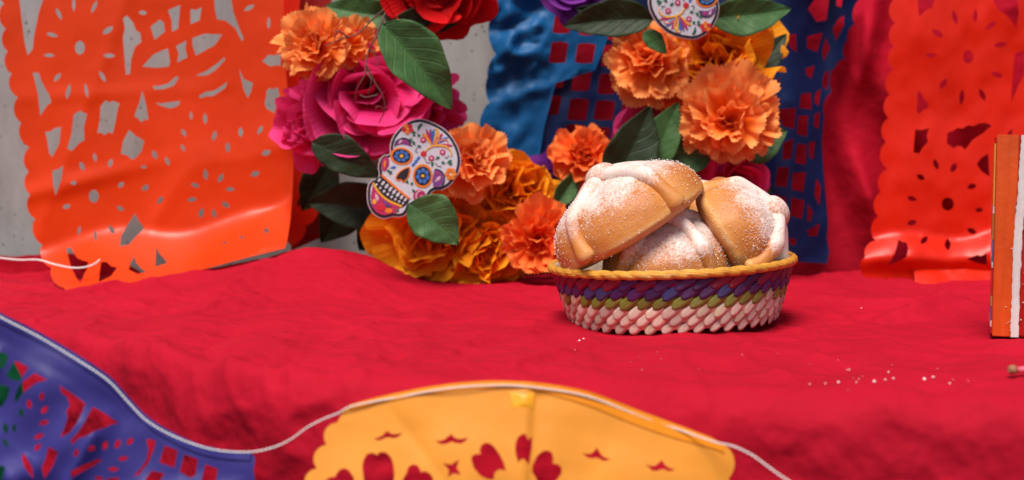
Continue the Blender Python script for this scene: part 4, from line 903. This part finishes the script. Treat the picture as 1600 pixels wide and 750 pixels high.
# inner shell
prof = [(0.0, .002), (.05, .002), (RB - .010, .002), (RB - .004, .004)] + [(brad(z) - .0035, z) for z in np.linspace(.008, HB_ - .003, 8)] + [(RT + .0005, HB_ + .001)] + [(RT - .006, HB_ + .001)] + [(brad(z) - .0075, z) for z in np.linspace(HB_ - .003, .012, 8)] + [(RB - .014, .008), (.05, .007), (0, .007)]
nn = 96; V = []
for r_, z_ in prof:
    for i in range(nn): V.append((max(r_, .0003) * math.cos(2 * math.pi * i / nn), max(r_, .0003) * math.sin(2 * math.pi * i / nn), z_))
link("shell", mk_mesh("shell", V, grid_faces(nn, len(prof), True)), ST["cream"], basket)
NS = 42
ROWS = [("magenta", .0445, .0085), ("purple", .0365, .0098), ("green", .0275, .0096), ("pale", .0192, .0092), ("pale", .0115, .0088), ("pale", .0040, .0080)]
rg = random.Random(5); SM = {}
for ri, (cname, zc, hh) in enumerate(ROWS):
    r = brad(zc) - .0012
    V = []
    for k in range(9):
        a = 2 * math.pi * k / 8
        for i in range(nn): V.append(((r - .001 + .0022 * math.cos(a)) * math.cos(2 * math.pi * i / nn), (r - .001 + .0022 * math.cos(a)) * math.sin(2 * math.pi * i / nn), zc + hh * .42 * math.sin(a)))
    row = link("woven_row", mk_mesh("woven_row", V, grid_faces(nn, 9, True)), ST["cream" if cname == "pale" else cname], basket); row["label"] = {"magenta": "magenta row", "purple": "purple row", "green": "olive green row", "pale": "pale pink straw row"}[cname]
    for i in range(NS):
        a = 2 * math.pi * (i + .42 * ri) / NS + rg.uniform(-.008, .008); cc = cname
        if cname == "purple" and rg.random() < .28: cc = "blue"
        if cname == "magenta" and rg.random() < .2: cc = "purple"
        if cname == "pale" and rg.random() < .18: cc = "cream"
        if cname == "green" and rg.random() < .1: cc = "cream"
        L = 2 * math.pi * r / NS * 1.30; key = (cc, ri)
        if key not in SM: me = stitch_mesh("stitch", L, hh * 1.30, .0021); me.materials.append(ST[cc]); SM[key] = me
        rad = Vector((math.cos(a), math.sin(a), 0)); tan = Vector((-math.sin(a), math.cos(a), 0)); up = Vector((0, 0, 1))
        ang = R(11 + rg.uniform(-4, 4)) if cname != "pale" else R(17 + rg.uniform(-5, 5))
        X = tan * math.cos(ang) + up * math.sin(ang); Zv = (rad * 1 + up * -.25).normalized(); Zv = (Zv - X * Zv.dot(X)).normalized(); Yv = Zv.cross(X)
        mw = Matrix.Translation(rad * (r + .0003) + up * (zc + rg.uniform(-.0004, .0004))) @ Matrix((X, Yv, Zv)).transposed().to_4x4() @ Matrix.Diagonal((rg.uniform(.95, 1.06), rg.uniform(.93, 1.07), rg.uniform(.9, 1.12), 1))
        link("stitch", SM[key], None, row, mw)
NR = 46; nu_, nv_ = NR * 12, 19; V = []; UV = []                        # straw strand wound round the edge, its turns lying side by side
for k in range(nv_):
    a = 2 * math.pi * k / (nv_ - 1)
    for i in range(nu_):
        th_ = 2 * math.pi * i / nu_; turn = NR * i / nu_ + .75 * math.sin(a) * .5 + .35 * a / (2 * math.pi) * 0; w_ = abs(math.sin(math.pi * turn)) ** .55
        kk = 1 + .12 * (vnoise(np.floor(turn), 0 * turn, 3) - .5); rr0 = .0042 * (.76 + .24 * w_) * kk
        V.append(((RT + .0002 + rr0 * .95 * math.cos(a)) * math.cos(th_), (RT + .0002 + rr0 * .95 * math.cos(a)) * math.sin(th_), HB_ - .0012 + rr0 * 1.05 * math.sin(a))); UV.append((turn * 2, k * 3 / nv_))
rim = link("rim", mk_mesh("rim", V, grid_faces(nu_, nv_, True), True, UV), ST["yellow"], basket); rim["label"] = "wound yellow rim"

# ------------------------------------------------------------------ breads
def bread_mat():
    m = mat("sugared_bread_crust", (.5, .22, .07), .5); b = bsdf(m)
    tc = nd(m, "ShaderNodeTexCoord"); at_ = nd(m, "ShaderNodeAttribute"); at_.attribute_name = "bake"; at2 = nd(m, "ShaderNodeAttribute"); at2.attribute_name = "sugar"
    n = noise(m, 18, 4); ad = nd(m, "ShaderNodeMath", operation='MULTIPLY_ADD'); lk(m, n.outputs[0], ad.inputs[0]); ad.inputs[1].default_value = .5; lk(m, at_.outputs["Fac"], ad.inputs[2])
    r = ramp(m, [(.10, (.72, .46, .20)), (.32, (.64, .26, .055)), (.62, (.50, .15, .025)), (1.0, (.28, .065, .012))], ad.outputs[0])
    n1 = noise(m, 55, 5, .65); n2 = noise(m, 420, 3, .7)
    a1 = nd(m, "ShaderNodeMath", operation='MULTIPLY_ADD'); lk(m, n1.outputs[0], a1.inputs[0]); a1.inputs[1].default_value = .9; lk(m, at2.outputs["Fac"], a1.inputs[2])
    a2 = nd(m, "ShaderNodeMath", operation='MULTIPLY_ADD'); lk(m, n2.outputs[0], a2.inputs[0]); a2.inputs[1].default_value = .9; lk(m, a1.outputs[0], a2.inputs[2])
    mr = nd(m, "ShaderNodeMapRange"); mr.inputs[1].default_value = 1.24; mr.inputs[2].default_value = 1.62; mr.inputs[4].default_value = .75; lk(m, a2.outputs[0], mr.inputs[0])
    mx = nd(m, "ShaderNodeMix", data_type='RGBA'); lk(m, mr.outputs[0], mx.inputs[0]); lk(m, r.outputs[0], mx.inputs[6]); mx.inputs[7].default_value = (.90, .82, .78, 1)
    lk(m, mx.outputs[2], b.inputs["Base Color"])
    n3 = noise(m, 650, 3, .6); p = bump(m, n3.outputs[0], .5, .0009); p = bump(m, mr.outputs[0], .5, .0006, p); n4 = noise(m, 50, 4); p = bump(m, n4.outputs[0], .3, .002, p); lk(m, p, b.inputs["Normal"])
    b.inputs["Subsurface Weight"].default_value = .12; b.inputs["Subsurface Radius"].default_value = (.01, .004, .002); b.inputs["Subsurface Scale"].default_value = .5
    return m
M_BREAD = bread_mat()
M_CRUMB = mat("pale_bread_crumb", (.74, .56, .30), .8); n_ = noise(M_CRUMB, 300, 4); lk(M_CRUMB, bump(M_CRUMB, n_.outputs[0], .6, .001), bsdf(M_CRUMB).inputs["Normal"])
M_SUGAR = mat("sugar_grain", (.88, .84, .80), .25)
def set_attr(me, name, vals):
    a = me.attributes.new(name, 'FLOAT', 'POINT'); a.data.foreach_set("value", np.asarray(vals, float))
def bread(mw, label, Rr=.072, H=.062, bones=(0, 90), seed=1, sug=.0, knob=True):
    root = empty("sugared_bread"); root.matrix_world = mw; tag(root, label, "bread", "sugared breads in the basket")
    nu, nv = 120, 80
    th = np.linspace(0, math.pi, nv); az = np.linspace(0, 2 * math.pi, nu, endpoint=False); TH_, AZ = np.meshgrid(th, az, indexing='ij')
    dirs = [math.radians(b) for b in bones] + [math.radians(b + 180) for b in bones]
    def surf(T, A, raw=False):
        T = np.asarray(T, float); A = np.asarray(A, float)
        st, ct = np.sin(T), np.cos(T)
        up = ct > 0
        pr = np.where(up, st ** .92, st ** .55)
        lob = np.zeros_like(A)
        for d in dirs: lob = np.maximum(lob, np.exp(-(np.angle(np.exp(1j * (A - d))) / .20) ** 2))
        k = 1 - .075 * lob * np.clip(st, 0, 1)
        r_ = Rr * pr * k * (1 + .03 * (vnoise(np.cos(A) * 1.5 + 3, np.sin(A) * 1.5 + 3, seed) - .5))
        z_ = np.where(up, H * np.abs(ct) ** .85, -.012 * np.abs(ct) ** .7) * (1 - .05 * lob * st)
        return np.stack([r_ * np.cos(A), r_ * np.sin(A), z_], -1)
    P = surf(TH_, AZ).reshape(-1, 3)
    P = P + .0012 * fbm(P[:, :1] * 60 + 5, P[:, 1:2] * 60 + P[:, 2:] * 40, seed) * P / (np.linalg.norm(P, axis=1)[:, None] + 1e-6) * 2
    me = mk_mesh("bun", P, [f[::-1] for f in grid_faces(nu, nv, True)])
    zn = P[:, 2] / H
    lob = np.zeros(len(P)); A = AZ.ravel()
    for d in dirs: lob = np.maximum(lob, np.exp(-(np.angle(np.exp(1j * (A - d))) / .26) ** 2))
    bake = .18 + .30 * np.clip(zn, 0, 1) + .10 * np.clip(-zn * 3, 0, 1) - .25 * lob - .32 * np.exp(-((zn + .08) / .10) ** 2) + .42 * np.clip(-P[:, 2] / .012 - .6, 0, 1)
    set_attr(me, "bake", np.clip(bake, 0, 1)); sgar = np.clip(-.55 + 1.05 * np.clip(zn + .15, 0, 1) + sug, -.7, .7); set_attr(me, "sugar", sgar)
    bun = link("bun", me, M_BREAD, root)
    # dough strips shaped like bones
    rgb = random.Random(seed)
    for bi, d in enumerate(dirs):
        n = 26; pts = []; rad = []
        for i in range(n):
            t = i / (n - 1); T = .10 + t * 1.52; p = surf(np.array([T]), np.array([d + .05 * math.sin(t * 5 + seed + bi)]))[0]
            c = Vector(p.tolist()); nm = Vector((math.cos(d) * math.sin(T), math.sin(d) * math.sin(T), math.cos(T) * 1.1)).normalized()
            rr0 = .0070 + .0036 * math.exp(-((t - .97) / .12) ** 2) + .0028 * math.exp(-((t - .50) / .12) ** 2) + .002 * math.exp(-((t - .0) / .15) ** 2)
            pts.append(c + nm * .0012); rad.append(rr0)
        rad[-1] *= .80
        pts.append(pts[-1] + (pts[-1] - pts[-2]) * .6); rad.append(rad[-1] * .55)
        bme = tube_mesh("dough_bone", pts, rad, 16)
        zz = np.array([v.co.z for v in bme.vertices]) / H; tt = np.repeat(np.arange(n + 1) / n, 16)
        set_attr(bme, "bake", np.clip(.10 + .26 * np.clip(zz, 0, 1) - .30 * np.clip((tt - .85) / .15, 0, 1), 0, 1)); set_attr(bme, "sugar", np.clip(-.45 + .95 * np.clip(zz + .15, 0, 1) + sug - .5 * np.clip((tt - .85) / .15, 0, 1), -.7, .7))
        link("dough_bone", bme, M_BREAD, root)
    if knob:
        V = []; n1, n2 = 20, 14
        for j in range(n2):
            a = math.pi * j / (n2 - 1)
            for i in range(n1):
                b = 2 * math.pi * i / n1; V.append((.0165 * math.sin(a) * math.cos(b), .0155 * math.sin(a) * math.sin(b), H + .004 + .0125 * math.cos(a)))
        kme = mk_mesh("dough_ball", V, [f[::-1] for f in grid_faces(n1, n2, True)]); zz = np.array([v[2] for v in V]); set_attr(kme, "bake", .25 + .2 * (zz > H)); set_attr(kme, "sugar", np.full(len(V), .35 + sug))
        link("dough_ball", kme, M_BREAD, root)
    # loose sugar grains standing proud
    rs = np.random.RandomState(seed); VF = []; pts = P[(rs.randint(0, len(P), 15000))]; pts = pts[(pts[:, 2] / H) + rs.rand(len(pts)) * .6 - .3 > .15][:6500]
    TV = np.array([(1, 1, 1), (-1, -1, 1), (-1, 1, -1), (1, -1, -1)]) * .00027
    V = []; F = []
    for q in pts:
        q = q + rs.randn(3) * .0007; k = q / np.linalg.norm(q); c = q + k * .0003; s = rs.uniform(.5, 1.5); Rm = np.linalg.qr(rs.randn(3, 3))[0]; b0 = len(V)
        V += (c + (TV * s) @ Rm).tolist(); F += [(b0, b0 + 1, b0 + 2), (b0, b0 + 3, b0 + 1), (b0, b0 + 2, b0 + 3), (b0 + 1, b0 + 3, b0 + 2)]
    tag(link("sugar_grains", mk_mesh("sugar_grains", V, F, False), M_SUGAR, root), kind="stuff")
    return root
def orient(px, py, Y, n, front):
    """Z = dome axis n, local -Y as near as possible to the vector front"""
    Z = Vector(n).normalized(); f = Vector(front); f = (f - Z * f.dot(Z)).normalized(); Yv = -f; X = Yv.cross(Z).normalized()
    return Matrix.Translation(atv(px, py, Y)) @ Matrix((X, Yv, Z)).transposed().to_4x4()
bread(orient(986, 352, 1.345, (-.53, .0, .85), (.0, -1, 0)), "large sugared bread leaning up over the left side of the basket", .077, .050, (-90 + 37, -90 - 45), 1, sug=.20)
bread(orient(1040, 420, 1.335, (-.02, -.30, .95), (0, -1, 0)), "flat sugared bread low in the middle between two upright ones", .060, .050, (-90 + 42, -90 + 128), 2, sug=.18)
bread(orient(1137, 374, 1.350, (.84, -.04, .50), (0, -1, 0)), "tall sugared bread standing on edge at the right side of the basket", .052, .048, (180, -90 + 32), 3, sug=.22)
bread(orient(1098, 350, 1.43, (.5, .1, .8), (0, -1, 0)), "half hidden sugared bread behind the upright one", .045, .036, (45, 135), 4, sug=.0)

# ------------------------------------------------------------------ striped box at the right
def box_part(name, x0, x1, y0, y1, z0, z1, m, parent, bev=.0008):
    import bmesh
    bm = bmesh.new(); vs = [bm.verts.new(p) for p in [(x0, y0, z0), (x1, y0, z0), (x1, y1, z0), (x0, y1, z0), (x0, y0, z1), (x1, y0, z1), (x1, y1, z1), (x0, y1, z1)]]
    for f in [(0, 1, 5, 4), (1, 2, 6, 5), (2, 3, 7, 6), (3, 0, 4, 7), (4, 5, 6, 7), (3, 2, 1, 0)]: bm.faces.new([vs[i] for i in f])
    bmesh.ops.bevel(bm, geom=bm.edges[:], offset=bev, segments=2, affect='EDGES')
    me = bpy.data.meshes.new(name); bm.to_mesh(me); bm.free(); return link(name, me, m, parent)
def paint(name, c, rough=.18):
    m = mat(name, c, rough); b = bsdf(m); b.inputs["Coat Weight"].default_value = .25; b.inputs["Coat Roughness"].default_value = .1
    mp_tc = nd(m, "ShaderNodeTexCoord"); mp = nd(m, "ShaderNodeMapping"); mp.inputs["Scale"].default_value = (1, 1, .12); lk(m, mp_tc.outputs["Object"], mp.inputs[0])
    n = noise(m, 160, 4, .6, vec=mp.outputs[0]); r = ramp(m, [(.3, tuple(x * .72 for x in c)), (.7, c)], n.outputs[0]); lk(m, r.outputs[0], b.inputs["Base Color"])
    n2 = noise(m, 45, 3); p = bump(m, n2.outputs[0], .35, .002); lk(m, p, b.inputs["Normal"]); return m
bl = on_z(1549, 526, .002); bx = empty("striped_box", bl, (0, 0, R(-17.5))); tag(bx, "upright glossy box painted orange, red and white at the edge of the table", "box")
HBX = .177; D = .07
box_part("body", 0, .14, .001, D, 0, HBX, paint("red_paint", (.50, .012, .008)), bx, .002)
box_part("orange_panel", .0006, .0185, -.0012, .004, .0004, HBX + .0008, paint("orange_paint", (.70, .085, .012)), bx)
# white brushed stripe with a wandering edge
ws = []
for s, xs in ((0, (.0208, .0190, .0165, .0160, .0158)), (1, (.0275, .0262, .0232, .0226, .0222))):
    zs = np.linspace(HBX + .0004, .0006, 60); x = np.interp(zs[::-1], np.linspace(.0, HBX, 5), xs[::-1])[::-1] + .0005 * np.array([random.uniform(-1, 1) for _ in zs]); ws.append(list(zip(x, zs)))
V = [(x, -.0022, z) for x, z in ws[0]] + [(x, -.0022, z) for x, z in ws[1]] + [(x, .002, z) for x, z in ws[0]] + [(x, .002, z) for x, z in ws[1]]
F = []
for i in range(59): F += [(i, i + 1, 61 + i, 60 + i), (120 + i, i + 120 + 60, i + 181, i + 121), (i, 120 + i, 121 + i, i + 1), (60 + i, 61 + i, 181 + i, 180 + i)]
F += [(0, 60, 180, 120), (59, 179, 239, 119)]
link("white_stripe", mk_mesh("white_stripe", V, F, False), paint("white_paint", (.72, .68, .66), .3), bx)
rs = random.Random(9); V = []; F = []
for k in range(12):                                                    # paint specks beside the stripe
    z = rs.uniform(.004, .10); x = (.0150 if rs.random() < .5 else .0245) + rs.gauss(0, .0016) + .00001 * z; r = rs.uniform(.00025, .0006); b0 = len(V); V.append((x, -.0024, z))
    for q in range(7): V.append((x + r * math.cos(q / 7 * 6.283), -.0016 if x < .0185 else .0006, z + r * 1.4 * math.sin(q / 7 * 6.283)))
    F += [(b0, b0 + 1 + q, b0 + 1 + (q + 1) % 7) for q in range(7)]
tag(link("paint_specks", mk_mesh("paint_specks", V, F, False), mat("speck_white", (.72, .68, .66), .4), bx), kind="stuff")
for i, (z0, z1, c) in enumerate([(.115, .170, (.82, .38, .05)), (.108, .115, (.75, .68, .60)), (.085, .108, (.25, .28, .05)), (.066, .085, (.05, .13, .28)), (.060, .066, (.72, .66, .62)), (.036, .060, (.50, .02, .02)), (.026, .036, (.26, .28, .06)), (.014, .026, (.05, .10, .24)), (.008, .014, (.72, .66, .62)), (.002, .008, (.5, .02, .05))]):
    box_part("side_band", -.0012, .003, .0045, D - .004, z0 + .0002, z1 - .0002, paint("band_paint", c), bx, .0003)

# small stub at the right edge
p = on_z(1582, 578, .006); st = empty("pink_stick", p, (0, 0, R(8))); tag(st, "small pink stick with a brown knobbly tip lying on the red cloth", "stick")
n_ = 14; pts = [Vector((.004 + i * .006, 0, 0)) for i in range(14)]
link("shaft", tube_mesh("shaft", pts, [.0022 + .0004 * (i % 3) for i in range(14)], 12), mat("pink_wax", (.75, .10, .16), .5), st)
V = []
for j in range(10):
    a = math.pi * j / 9
    for i in range(12): b = 2 * math.pi * i / 12; k = .0036 * (1 + .12 * math.sin(3 * b + j)); V.append((k * math.cos(a) * .95, k * math.sin(a) * math.cos(b), k * math.sin(a) * math.sin(b)))
mt = mat("brown_tip", (.30, .14, .06), .8); link("tip", mk_mesh("tip", V, grid_faces(12, 10, True)), mt, st)

# ------------------------------------------------------------------ sugar crumbs scattered on the cloth
rs = np.random.RandomState(3); V = []; F = []
spots = [(1310, 598, 1.6), (1366, 597, 1.4), (1444, 594, 2.2), (1458, 590, 1.4), (1396, 592, 1.0), (1383, 594, .9), (1290, 600, .8), (1346, 482, 1.0), (1274, 526, 1.2), (1456, 556, 1.2), (905, 533, 1.4), (912, 530, 1.0), (1484, 600, 1.0), (1388, 582, .8), (1338, 598, .7)]
spots += [(rs.normal(1370, 80), rs.normal(592, 10), rs.uniform(.3, .8)) for _ in range(10)] + [(rs.uniform(860, 1480), rs.uniform(530, 600), rs.uniform(.25, .5)) for _ in range(16)]
for px, py, s in spots:
    q = on_z(px, py, 0); zq = float(cloth_z(np.array(q.x), np.array(q.y))); 
    q = on_z(px, py, zq + .0012); c = np.array([q.x, q.y, q.z + .0004]); b0 = len(V); D0 = np.array([(1, 0, 0), (-1, 0, 0), (0, 1, 0), (0, -1, 0), (0, 0, .8), (0, 0, -.8)]) * .0009 * s * rs.uniform(.7, 1.3, (6, 1))
    V += (c + D0).tolist(); F += [(b0 + a, b0 + b, b0 + cc) for a, b, cc in [(0, 2, 4), (2, 1, 4), (1, 3, 4), (3, 0, 4), (2, 0, 5), (1, 2, 5), (3, 1, 5), (0, 3, 5)]]
tag(link("sugar_crumbs", mk_mesh("sugar_crumbs", V, F, False), M_SUGAR), "white sugar crumbs scattered over the red cloth before the basket", "crumbs", kind="stuff")
